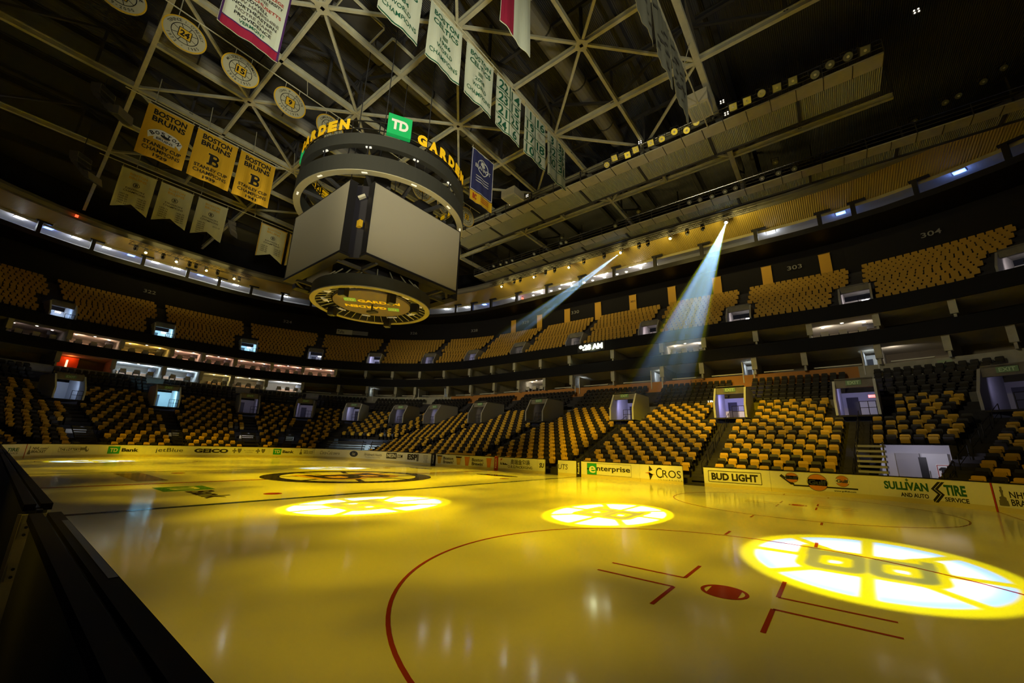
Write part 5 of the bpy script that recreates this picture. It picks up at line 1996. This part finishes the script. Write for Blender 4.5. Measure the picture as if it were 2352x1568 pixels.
# white and green banners
def green_edge(rr, w, h, P, P2):
    b = MB()
    put_rect(b, 0, .04, w, .08, P)
    b.build('border', GREEN, rr)
    b = MB()
    for k in range(3):
        put_rect(b, 0, (.55 + .025 * k) * h, .16 * w, .012 * h, P)
    b.build('emblem', GREEN, rr)


CL = ['white banner with green lettering and the year 1984', 'white banner with green lettering and the year 1986', 'white banner with green lettering and the year 2008']
for i, (y0, y1, yr) in enumerate(((6.8, 9.36, '1984'), (9.93, 12.52, '1986'), (13.03, 15.62, '2008'))):
    banner('world_champion_banner', CL[i], 7.25, y0, y1, 23.3, 27.42, CLOTH_WHITE,
           [('BOSTON', 0, .86, .76, .095, GREEN, .02), ('CELTICS', 0, .72, .76, .095, GREEN, .02), (yr, 0, .46, .34, .07, GREEN, .01), ('WORLD', 0, .33, .5, .075, GREEN, .012), ('CHAMPIONS', 0, .18, .84, .08, GREEN, .008)], green_edge, 'white and green championship banners')
NG = [([('22', '14'), ('23', '15'), ('21', '25'), ('24', '6')]), ([('1', '16'), ('19', ''), ('17', '18'), ('10', '2')]), ([('3', '33'), ('32', '35'), ('00', '31'), ('', '')])]
NL = ['white number banner starting with 22 and 14', 'white number banner starting with 1 and 16', 'white number banner with blank bottom squares']
for i, (y0, y1) in enumerate(((16.05, 18.82), (19.33, 22.12), (22.5, 25.28))):
    def grid(rr, w, h, P, P2):
        b = MB()
        put_rect(b, 0, h / 2, .07, h, P)
        for q in (1, 2, 3):
            put_rect(b, 0, h * q / 4, w, .06, P)
        put_rect(b, 0, .04, w, .08, P)
        b.build('grid_print', GREEN, rr)
        if i == 1:
            b = MB(); put_text(b, 'LOSCY', .25 * w, .625 * h, .3 * w, .05 * h, P, 0, 0, 0, -.5); b.build('small_print', GREYPRINT, rr)
    ls = []
    for q, row in enumerate(NG[i]):
        for c_, s in enumerate(row):
            if s:
                ls.append((s, -.25 + .5 * c_, .875 - .25 * q, .34 if len(s) > 1 else None, .18, GREEN, .02))
    banner('number_banner', NL[i], 7.25, y0, y1, 23.2, 27.42, CLOTH_WHITE, ls, grid, 'white and green number banners')
b = MB(); b.tube((7.25, 2, 27.75), (7.25, 27.5, 27.75), .035, 8)
for y in (2, 6.5, 13, 19.5, 26):
    b.tube((7.25, y, 27.75), (5.9, y, 30), .03, 6)
tag(b.build('banner_cable', STEEL), 'taut cable carrying the white and green banner row', 'cable')
for X, ya, yb, nm in ((-6.4, -3, 29, 'round'), (-15.9, 0, 14, 'gold'), (-27.8, 0, 21, 'ivory')):
    z = 28.1 if X == -6.4 else 27.33
    b = MB(); b.tube((X, ya, z), (X, yb, z), .04, 8)
    for k in range(4):
        y = ya + (yb - ya) * (k + .5) / 4
        b.tube((X, y, z), (X - .6, y, 30), .03, 6)
    tag(b.build('banner_cable', STEEL), 'taut cable carrying the row of %s banners' % nm, 'cable')


# round number banners
def roundel(label, X, y, z, num, top, bot, R=1.15):
    r = thing('round_banner', label, 'banner', (X, y, z), 'round number banners')
    o = MB()
    pts = [(math.cos(a) * R, math.sin(a) * R) for a in [2 * math.pi * i / 48 for i in range(48)]]
    o.add([(X, y + a, z + b_) for a, b_ in pts] + [(X - .05, y + a, z + b_) for a, b_ in pts], [tuple(range(48)), tuple(range(48, 96))[::-1]] + [(i, (i + 1) % 48, 48 + (i + 1) % 48, 48 + i) for i in range(48)])
    o.build('cloth', mat('roundel_ivory', (.46, .43, .29), .85), r)
    P = lambda u, v: (X + .012, y + u, z + v)
    P2 = lambda u, v: (X + .024, y + u, z + v)
    b = MB(); put_shape(b, ring_shape(.93), 0, 0, 2 * R, 2 * R, P, 0); b.build('rim', GOLDPRINT, r)
    b = MB()
    put_shape(b, ring_shape(.94), 0, 0, R * 1.22, R * 1.22, P)
    for k in range(8):
        a = math.pi / 4 * k + math.pi / 8
        put_shape(b, SQ, R * .46 * math.cos(a), R * .46 * math.sin(a), R * .28, .035, P, 0, a)
    put_frame(b, 0, 0, R * .56, R * .6, .04, P2)
    b.build('wheel_print', INK, r)
    b = MB(); put_shape(b, SQ, 0, 0, R * .54, R * .58, P); b.build('number_patch', GOLDPRINT, r)
    b = MB()
    put_text(b, num, 0, 0, R * (.42 if len(num) > 1 else .22), R * .38, P2, 0, .04)
    for s, a0, sg in ((top, 90, -1), (bot, 270, 1)):
        n = len(s)
        st = min(11.5, 150 / max(n, 1))
        for k, ch in enumerate(s):
            if ch == ' ':
                continue
            a = math.radians(a0 + sg * (k - (n - 1) / 2) * st)
            ww, hh, dr = {'-': (R * .07, R * .025, 0), '.': (R * .03, R * .03, -.06 * sg * -1), "'": (R * .025, R * .06, .05 * sg * -1)}.get(ch, (None, R * .15, 0))
            if ch in '.':
                dr = -.06 * R * (1 if sg < 0 else -1)
            elif ch in "'":
                dr = .05 * R * (1 if sg < 0 else -1)
            rr_ = R * .77 + dr
            put_text(b, ch, rr_ * math.cos(a), rr_ * math.sin(a), ww, hh, P, 0, .01, 0, a - math.pi / 2 if sg < 0 else a + math.pi / 2)
    b.build('lettering', INK, r)
    for s in (-.5, .5):
        b = MB(); b.tube((X - .02, y + s, z + R * .86), (X - .02, y + s, z + 1.5), .018, 6); b.build('cord', STEEL, r)


roundel('round banner at the top left edge with the years 79 to 2000', -6.4, -1.5, 26.6, '77', 'RAYMOND J. BOURQUE', '1979-2000')
roundel('round banner with the number 24', -6.4, 1.5, 26.6, '24', "TERENCE J. O'REILLY", '1972 - 1985')
roundel('round banner with the number 15', -6.4, 4.64, 26.6, '15', 'MILTON C. SCHMIDT', '1936-1955')
roundel('round banner with the number 9', -6.4, 7.95, 26.6, '9', 'JOHN P. BUCYK', '1957-1978')
roundel('round banner partly hidden behind the scoreboard letters', -6.4, 11.1, 26.6, '8', 'CAMERON NEELY', '1986-1996')
roundel('round banner seen through the scoreboard rings, left one', -6.4, 20.6, 26.4, '4', 'ROBERT G. ORR', '1966-1976')
roundel('round banner seen through the scoreboard rings, right one', -6.4, 23.8, 26.4, '5', 'AUBREY V. CLAPPER', '1927-1947')
roundel('round banner with the number 2 just right of the scoreboard', -6.4, 26.95, 26.57, '2', 'EDDIE SHORE', '1926-1940')


# maroon and white league banner, navy pot banner, red corner, edge-on banners
def league(rr, w, h, P, P2):
    b = MB(); put_rect(b, 0, h * .06, w, h * .12, P); b.build('hem', CLOTH_RED, rr)
    b = MB(); put_rect(b, 0, h * .125, w, .08, P2); put_rect(b, -w / 2 + .05, h / 2, .1, h, P2); put_rect(b, w / 2 - .05, h / 2, .1, h, P2); b.build('border', mat('purple_edge', (.07, .02, .12), .8), rr)


SCH = ['BOSTON COLLEGE', 'BOSTON UNIVERSITY', 'MAINE', 'MASSACHUSETTS', 'LOWELL', 'NEW HAMPSHIRE', 'NORTHEASTERN', 'NOTRE DAME', 'PROVIDENCE', 'VERMONT']
banner('league_banner', 'white banner with a dark red hem and a list of colleges', 0, 2.0, 5.0, 23.15, 28.0, CLOTH_WHITE,
       [(s, 0, .80 - .068 * i, min(.8, .062 * len(s)), .045, [REDPRINT, INK, GREYPRINT, REDPRINT, INK, GREYPRINT, INK, GREYPRINT, INK, GREEN][i], .02) for i, s in enumerate(SCH)], league)


def pot(rr, w, h, P, P2):
    b = MB()
    put_frame(b, 0, .6 * h, w - .12, h * .78, .05, P)
    b.build('border', WHITEPRINT, rr)
    b = MB()
    put_shape(b, ring_shape(.9), 0, .74 * h, w * .5, w * .55, P)
    put_shape(b, DISC, 0, .79 * h, w * .22, h * .09, P)
    put_shape(b, SQ, 0, .845 * h, w * .26, h * .015, P)
    put_text(b, 'BEANPOT', 0, .70 * h, w * .72, h * .07, P2, 0, .02)
    for k in range(3):
        put_rect(b, 0, (.52 - .05 * k) * h, w * .6, h * .012, P)
    b.build('emblem', WHITEPRINT, rr)
    b = MB(); put_rect(b, 0, .095 * h, w, .19 * h, P); b.build('hem', GOLDPRINT, rr)
    b = MB(); put_text(b, 'BC', -.3 * w, .1 * h, .18 * w, .1 * h, P2, 0, .05)
    for k in range(3):
        put_rect(b, .15 * w, (.14 - .035 * k) * h, w * .4, h * .012, P2)
    b.build('lettering', REDPRINT, rr)


banner('tournament_banner', 'navy banner with white pot emblem and gold hem beside the scoreboard', .6, 20.45, 23.3, 22.5, 27.75, CLOTH_BLUE, (), pot)


def redhem(rr, w, h, P, P2):
    b = MB(); put_rect(b, -.3 * w, .5 * h, .4 * w, h, P); b.build('panel_print', CLOTH_RED, rr)


banner('corner_banner', 'red and white banner whose lower edge shows at the top', 11.9, 11.0, 13.6, 23.2, 27.6, CLOTH_WHITE, (), redhem)
for i, (y0, y1, lab) in enumerate(((14.1, 17.2, 'nearest pale banner hanging edge-on at the top right of the roof'), (17.4, 20.6, 'middle pale banner hanging edge-on near the lamp walkway'), (20.8, 24.0, 'farthest pale banner hanging edge-on near the lamp walkway'))):
    banner('edge_banner', lab, 17.7, y0, y1, 23.3, 28.0, mat('aged_cloth', (.34, .33, .24), .9), [('NATIONAL', 0, .8, .8, .1, INK, .02), ('ANTHEM', 0, .6, .8, .1, INK, .02), ('BOSTON', 0, .4, .8, .12, INK, .02), ('GARDEN', 0, .2, .8, .1, INK, .02)] if 0 else [], (lambda rr, w, h, P, P2: [None for b in [MB()] for _ in [[put_shape(b, SQ, (random.random() - .5) * w * .7, (.12 + .76 * random.random()) * h, w * (.1 + .14 * random.random()), h * .035, P, 0, random.random() * .4) for q in range(16)], b.build('faded_print', GREYPRINT, rr)]]), 'pale banners hung edge-on')
b = MB(); b.tube((17.7, 8, 28.3), (17.7, 31, 28.3), .05, 8); b.tube((17.7, 10, 28.3), (18.3, 10, 30), .03, 6); b.tube((17.7, 24, 28.3), (18.3, 24, 30), .03, 6)
tag(b.build('banner_pole', STEEL), 'long pale pole carrying the edge-on banners', 'pole')

# ------------------------------------------------------------------ scoreboard
SC = (0.0, 12.955)
sb = thing('scoreboard', 'huge four sided scoreboard with dark rings hung over centre ice', 'scoreboard', (0, 12.955, 10.5))


def sring(nm, r, z0, z1, mm, th=.35):
    b = MB(); b.ring(SC, r - th, r, z0, z1, 96); return b.build(nm, mm, sb)


up_ring = sring('upper_ring', 5.42, 18.4, 19.15, MESHBLACK)
mid_ring = sring('middle_ring', 5.5, 16.65, 17.65, MESHBLACK)
low_ring = sring('lower_ring', 3.66, 10.45, 11.2, MESHBLACK, .25)
b = MB(); b.ring(SC, 5.1, 5.5, 16.60, 16.66, 96); b.build('rim', mat('rim_olive', (.38, .35, .24), .5), mid_ring)
b = MB(); b.ring(SC, 3.38, 3.68, 10.40, 10.46, 96); b.build('rim', mat('rim_olive', (.38, .35, .24), .5), low_ring)
for a_ in range(4):
    ca, sa = round(math.cos(a_ * math.pi / 2)), round(math.sin(a_ * math.pi / 2))
    o = Vector((SC[0], SC[1], 0))
    N, X = Vector((ca, sa, 0)), Vector((-sa, ca, 0))
    zc, hz = 13.85, 2.15
    b = MB()
    b.obox(o + N * 4.15 + Vector((0, 0, zc)), X * 3.3, N * .1 + Vector((0, 0, .02)), (0, 0, hz)); scr = b.build('video_screen', SCREEN, sb)
    b = MB()
    b.obox(o + N * 4.0 + Vector((0, 0, zc - hz - .08)), X * 3.34, N * .3, (0, 0, .07)); b.obox(o + N * 4.0 + Vector((0, 0, zc + hz + .04)), X * 3.34, N * .25, (0, 0, .03))
    for s in (-1, 1):
        b.obox(o + N * 4.05 + X * (s * 3.33) + Vector((0, 0, zc)), X * .03, N * .22, (0, 0, hz))
    b.build('bezel', BLACK, scr)
    # corner gap panels
    N2 = (N + X).normalized()
    X2 = Vector((-N2.y, N2.x, 0))
    b = MB()
    b.obox(o + N2 * 4.7 + Vector((0, 0, zc)), X2 * .75, N2 * .08, (0, 0, hz + .1)); b.build('corner_panel', mat('corner_black', (.018, .016, .024), .5), sb)
    b = MB()
    b.bar(o + N2 * 4.9 + Vector((0, 0, 13.4)), o + N2 * 4.9 + Vector((0, 0, 13.8)), .2, .3, (1, 0, 0)); b.build('corner_bracket', GOLDPRINT, sb)
    b = MB(); b.bar(o + N2 * 4.9 + X2 * .1 + Vector((0, 0, 15.4)), o + N2 * 4.9 - X2 * .25 + Vector((0, 0, 15.2)), .2, .15); b.build('corner_lamp', BEIGE, sb)
b = MB()
for s in (-1, 1):
    b.box(-3.9, 3.9, SC[1] + s * 2.2 - .1, SC[1] + s * 2.2 + .1, 16.2, 16.5)
    b.box(s * 2.2 - .1, s * 2.2 + .1, SC[1] - 3.9, SC[1] + 3.9, 16.2, 16.5)
b.build('top_frame', STEEL_D, sb)
b = MB()
for s in (-1, 1):
    b.box(-3.9, 3.9, SC[1] + s * 2.4 - .08, SC[1] + s * 2.4 + .08, 11.45, 11.65)
    b.box(s * 2.4 - .08, s * 2.4 + .08, SC[1] - 3.9, SC[1] + 3.9, 11.45, 11.65)
b.build('bottom_frame', STEEL_D, sb)
b = MB(); b.box(-2.0, 2.0, SC[1] - 2.0, SC[1] + 2.0, 11.7, 16.4); b.build('core', BLACK, sb)
for i in range(24):
    a = 2 * math.pi * i / 24
    b = MB(); b.tube((3.5 * math.cos(a), SC[1] + 3.5 * math.sin(a), 11.2), (2.75 * math.cos(a), SC[1] + 2.75 * math.sin(a), 11.95), .035, 6); b.build('hanger_rod', STEEL, sb)
for i in range(12):
    a = 2 * math.pi * (i + .5) / 12
    c_, s_ = math.cos(a), math.sin(a)
    b = MB(); b.tube((5.25 * c_, SC[1] + 5.25 * s_, 17.65), (5.25 * c_, SC[1] + 5.25 * s_, 18.4), .05, 6); b.build('ring_strut', BLACK, sb)
    b = MB(); b.bar((5.2 * c_, SC[1] + 5.2 * s_, 16.9), (2.6 * c_, SC[1] + 2.6 * s_, 16.6), .16, .22); b.build('spoke_beam', STEEL_D, sb)
    for zz, rr_ in ((18.38, 5.2), (16.62, 5.3)):
        b = MB(); b.obox((rr_ * c_, SC[1] + rr_ * s_, zz), (-.16 * s_, .16 * c_, 0), (.05 * c_, .05 * s_, 0), (0, 0, .04)); b.build('marker_lamp', mat('lit_marker', (1, 1, 1), emit=(1, .95, .8), es=.5), sb)
for i in range(4):
    a = math.pi / 4 + i * math.pi / 2
    b = MB(); b.tube((2.5 * math.cos(a), SC[1] + 2.5 * math.sin(a), 16.4), (2.5 * math.cos(a), SC[1] + 2.5 * math.sin(a), 33.8), .035, 6); b.build('hoist_cable', STEEL_D, sb)
    b = MB(); b.box(2.5 * math.cos(a) - .6, 2.5 * math.cos(a) + .6, SC[1] + 2.5 * math.sin(a) - .6, SC[1] + 2.5 * math.sin(a) + .6, 17.2, 18.2); b.build('winch_box', BLACK, sb)
# ring lettering: TD box then GARDEN, repeated
P3d = lambda a0, r, z: (lambda u, v: ((r + .0) * math.cos(a0 + u / r), SC[1] + r * math.sin(a0 + u / r), z + v))
CAMAZ = math.atan2(CAMP.y - SC[1], CAMP.x - SC[0])


def az(px, py):
    return math.radians(px)


def sign(a_box, a_start, first):
    n = Vector((math.cos(a_box), math.sin(a_box), 0))
    x = Vector((-n.y, n.x, 0))
    o = Vector((SC[0], SC[1], 19.95)) + n * 5.45
    b = MB(); b.obox(o, x * .68, n * .15, (0, 0, .68)) if first % 2 == 0 else b.obox(o, x * .1, n * .1, (0, 0, .5)); bx = b.build('sign_box', mat('sign_green', (.015, .36, .10), .45, emit=(.0, .30, .08), es=.35), sb)
    b = MB(); put_text(b, 'TD', 0, 0, .98 if first % 2 == 0 else .1, .7 if first % 2 == 0 else .1, lambda u, v: o + x * u + n * .17 + Vector((0, 0, v)), 0, .05); b.build('box_lettering', WHITEPRINT, bx)
    for k, ch in enumerate('GARDEN'):
        a = a_start + k * .147
        b = MB()
        put_text(b, ch, 0, 0, (.62), .72, P3d(a, 5.48, 19.72), 0, .06)
        put_text(b, ch, 0, 0, .62, .72, P3d(a, 5.455, 19.72), 0, .06)
        b.build('ring_letter', mat('letter_gold', (.80, .50, .02), .5, emit=(.8, .48, .0), es=.28), sb)
    for z in (19.5, 20.05):
        b = MB(); b.ring(SC, 5.28, 5.34, z, z + .05, 20, a0=a_box - .60, a1=a_start + .78, closed=False); b.build('letter_rail', CHROME, sb)
    for k in range(6):
        a = a_box - .5 + k * .3
        b = MB(); b.bar((5.3 * math.cos(a), SC[1] + 5.3 * math.sin(a), 19.15), (5.3 * math.cos(a), SC[1] + 5.3 * math.sin(a), 20.05), .05, .05); b.build('letter_post', BLACK, sb)


for k in range(4):
    sign(-.49 + k * math.pi / 2, -.49 + .262 + k * math.pi / 2, k)
# underside disc
b = MB(); b.disc((0, SC[1], 10.62), 2.45, 48); b.ring(SC, 2.4, 2.45, 10.62, 10.72, 48)
ud = b.build('underside_disc', mat('disc_mauve', (.24, .19, .18), .5), sb)
# seen from below: x to the right is +Y side, up is away
th = -.36
ux, uy = Vector((math.cos(th + math.pi / 2 - 1.05), math.sin(th + math.pi / 2 - 1.05), 0)), None
rx = Vector((.62, .78, 0)).normalized()
ry = Vector((-rx.y, rx.x, 0)) * -1
for s in (1, -1):
    P = lambda u, v, s=s: Vector((0, SC[1], 10.612)) + (rx * u + ry * -v * -1 * 1.0 if 0 else rx * u - ry * v * -1) * s
    P = (lambda s: (lambda u, v: Vector((0, SC[1], 10.612)) + (rx * u + ry * v) * s))(s)
    b = MB(); put_text(b, 'GARDEN', .45, .55, 2.6, .5, P, 0, .04); b.build('disc_lettering', mat('disc_gold', (.85, .55, .02), .5, emit=(.9, .55, 0), es=.45), ud)
    b = MB(); put_shape(b, SQ, -1.3, .62, .72, .62, P); b.build('disc_sign', mat('disc_green', (.2, .45, .08), .5, emit=(.2, .45, .05), es=.4), ud)
    b = MB(); put_text(b, 'TD', -1.3, .62, .5, .36, lambda u, v, P=P: P(u, v) - Vector((0, 0, .008)), 0, .05); b.build('disc_sign_lettering', WHITEPRINT, ud)
for i in range(10):
    a = 2 * math.pi * i / 10 + .2
    c_, s_ = math.cos(a), math.sin(a)
    b = MB(); b.obox((2.95 * c_, SC[1] + 2.95 * s_, 10.72), (-.27 * s_, .27 * c_, 0), (.2 * c_, .2 * s_, .05), (0, 0, .03)); b.build('lamp_panel', mat('lamp_panel', (.62, .56, .42), .6, emit=(1, .9, .6), es=.16), sb)
for i in range(40):
    a = 2 * math.pi * i / 40
    c_, s_ = math.cos(a), math.sin(a)
    b = MB(); b.bar((3.4 * c_, SC[1] + 3.4 * s_, 10.5), (2.5 * c_, SC[1] + 2.5 * s_, 10.75), .03, .05); b.build('underside_bar', STEEL, sb)
for i, (a, rr_) in enumerate(((.55, 2.9), (-.15, 2.7), (2.2, 3.0), (-1.1, 3.1), (3.6, 2.9))):
    c_, s_ = math.cos(a), math.sin(a)
    b = MB(); b.obox((rr_ * c_, SC[1] + rr_ * s_, 10.3), (.22 * c_, .22 * s_, 0), (-.2 * s_, .2 * c_, 0), (0, 0, .28)); cm = b.build('speaker_pod', BLACK, sb)
    b = MB(); b.obox((rr_ * c_, SC[1] + rr_ * s_, 10.01), (.18 * c_, .18 * s_, 0), (-.16 * s_, .16 * c_, 0), (0, 0, .015)); b.build('pod_face', GLASS, cm)
b = MB(); b.tube((0, SC[1], 10.15), (0, SC[1], 10.62), .06, 8); b.obox((.1, SC[1], 10.1), (.3, .1, 0), (-.06, .18, 0), (0, 0, .06)); b.build('center_camera', STEEL_D, sb)

# ------------------------------------------------------------------ hung speakers and roof boxes
def line_array(label, p0, n, dirv, scale=1.0):
    r = thing('speaker_array', label, 'speaker', p0, 'curved speaker arrays')
    p = Vector(p0)
    d = Vector(dirv).normalized()
    ang = .1
    side = d.cross(Vector((0, 0, 1))).normalized()
    for i in range(n):
        t = ang + i * .19
        dn = Vector((0, 0, -1)) * math.cos(t) + d * -math.sin(t) * -1
        f = d * math.cos(t) + Vector((0, 0, 1)) * math.sin(t) * -1
        b = MB(); b.obox(p + dn * (.24 * scale), side * (.65 * scale), f * (.4 * scale), dn * (.23 * scale)); e = b.build('cabinet', GREYDUCT, r)
        b = MB(); b.obox(p + dn * (.24 * scale) + f * (.405 * scale), side * (.6 * scale), f * .01, dn * (.2 * scale)); b.build('grille', MESHBLACK, e)
        p = p + dn * (.47 * scale)
    b = MB(); b.tube(Vector(p0), (p0[0], p0[1], 30), .03, 6); b.build('cable', STEEL_D, r)


line_array('long curved speaker array hung left of the gold banners', (-20.2, -1.0, 29.0), 8, (.75, .66, 0))
line_array('curved speaker array hung above the ivory banners at the left', (-28.2, -1.0, 26.6), 7, (.75, .66, 0))
line_array('smaller curved speaker array far behind the ivory banners', (-36.6, 13.2, 29.6), 3, (.3, .95, 0), 1.1)
for nm, lab, c_, e in (('air_unit', 'large pale box unit at the end of the edge-on banner pole', (17.6, 28.9, 28.9), (.8, 1.0, .55)), ('air_unit', 'pale wedge shaped unit behind the navy banner', (-1.8, 29.3, 28.7), (.9, .9, .45))):
    r = thing(nm, lab, 'roof unit', c_, 'pale roof units')
    b = MB(); b.obox(c_, (e[0], 0, 0), (0, e[1], 0), (0, 0, e[2])); b.build('casing', BEIGE, r)
    b = MB(); b.obox((c_[0], c_[1], c_[2] - e[2] - .03), (e[0] * .8, 0, 0), (0, e[1] * .8, 0), (0, 0, .03)); b.build('grille', DECK2, r)
    for s in (-1, 1):
        b = MB(); b.tube((c_[0] + s * e[0] * .8, c_[1], c_[2] + e[2]), (c_[0] + s * e[0] * .8, c_[1], 30.2), .04, 6); b.build('hanger_rod', STEEL_D, r)

# ------------------------------------------------------------------ haze in the two visible beams
def beam(label, a, b, r, length, zfade):
    a, b = Vector(a), Vector(b)
    d = (b - a).normalized()
    tan = r * 1.1 / (b - a).length
    x = d.cross(Vector((0, 0, 1))).normalized()
    y = d.cross(x)
    mb = MB()
    n = 24
    rows = []
    for L in (.35, length):
        rows.append([a + d * L + (x * math.cos(2 * math.pi * i / n) + y * math.sin(2 * math.pi * i / n)) * (tan * L) for i in range(n)])
    mb.loft(rows, 0, True)
    mb.f += [tuple(range(n))[::-1], tuple(range(n, 2 * n))]
    mb.m += [0, 0]
    if True:
        vm = bpy.data.materials.new('beam_haze')
        vm.use_nodes = True
        nt = vm.node_tree
        nt.nodes.remove(nt.nodes['Principled BSDF'])
        g = NT(nt)
        vs = g.n('ShaderNodeVolumeScatter')
        vs.inputs['Color'].default_value = (.50, .74, 1, 1)
        tc = g.n('ShaderNodeTexCoord')
        sp = g.n('ShaderNodeSeparateXYZ')
        nt.links.new(tc.outputs['Object'], sp.inputs[0])
        nt.links.new(g.m('MULTIPLY', g.step(sp.outputs[2], zfade[0], zfade[1]), HAZE), vs.inputs['Density'])
        vs.inputs['Anisotropy'].default_value = .1
        nt.links.new(vs.outputs[0], nt.nodes['Material Output'].inputs['Volume'])
    o = mb.build('beam_haze', vm)
    tag(o, label, 'haze', kind='stuff')


HAZE = .024
beam('bright blue hazy light beam falling across the balcony on the right', GOBOS[0][0], GOBOS[0][1], GOBOS[0][2], 46, (3.5, 11))
beam('fainter blue hazy light beam left of the bright one', GOBOS[1][0], GOBOS[1][1], GOBOS[1][2], 28, (11.5, 20))
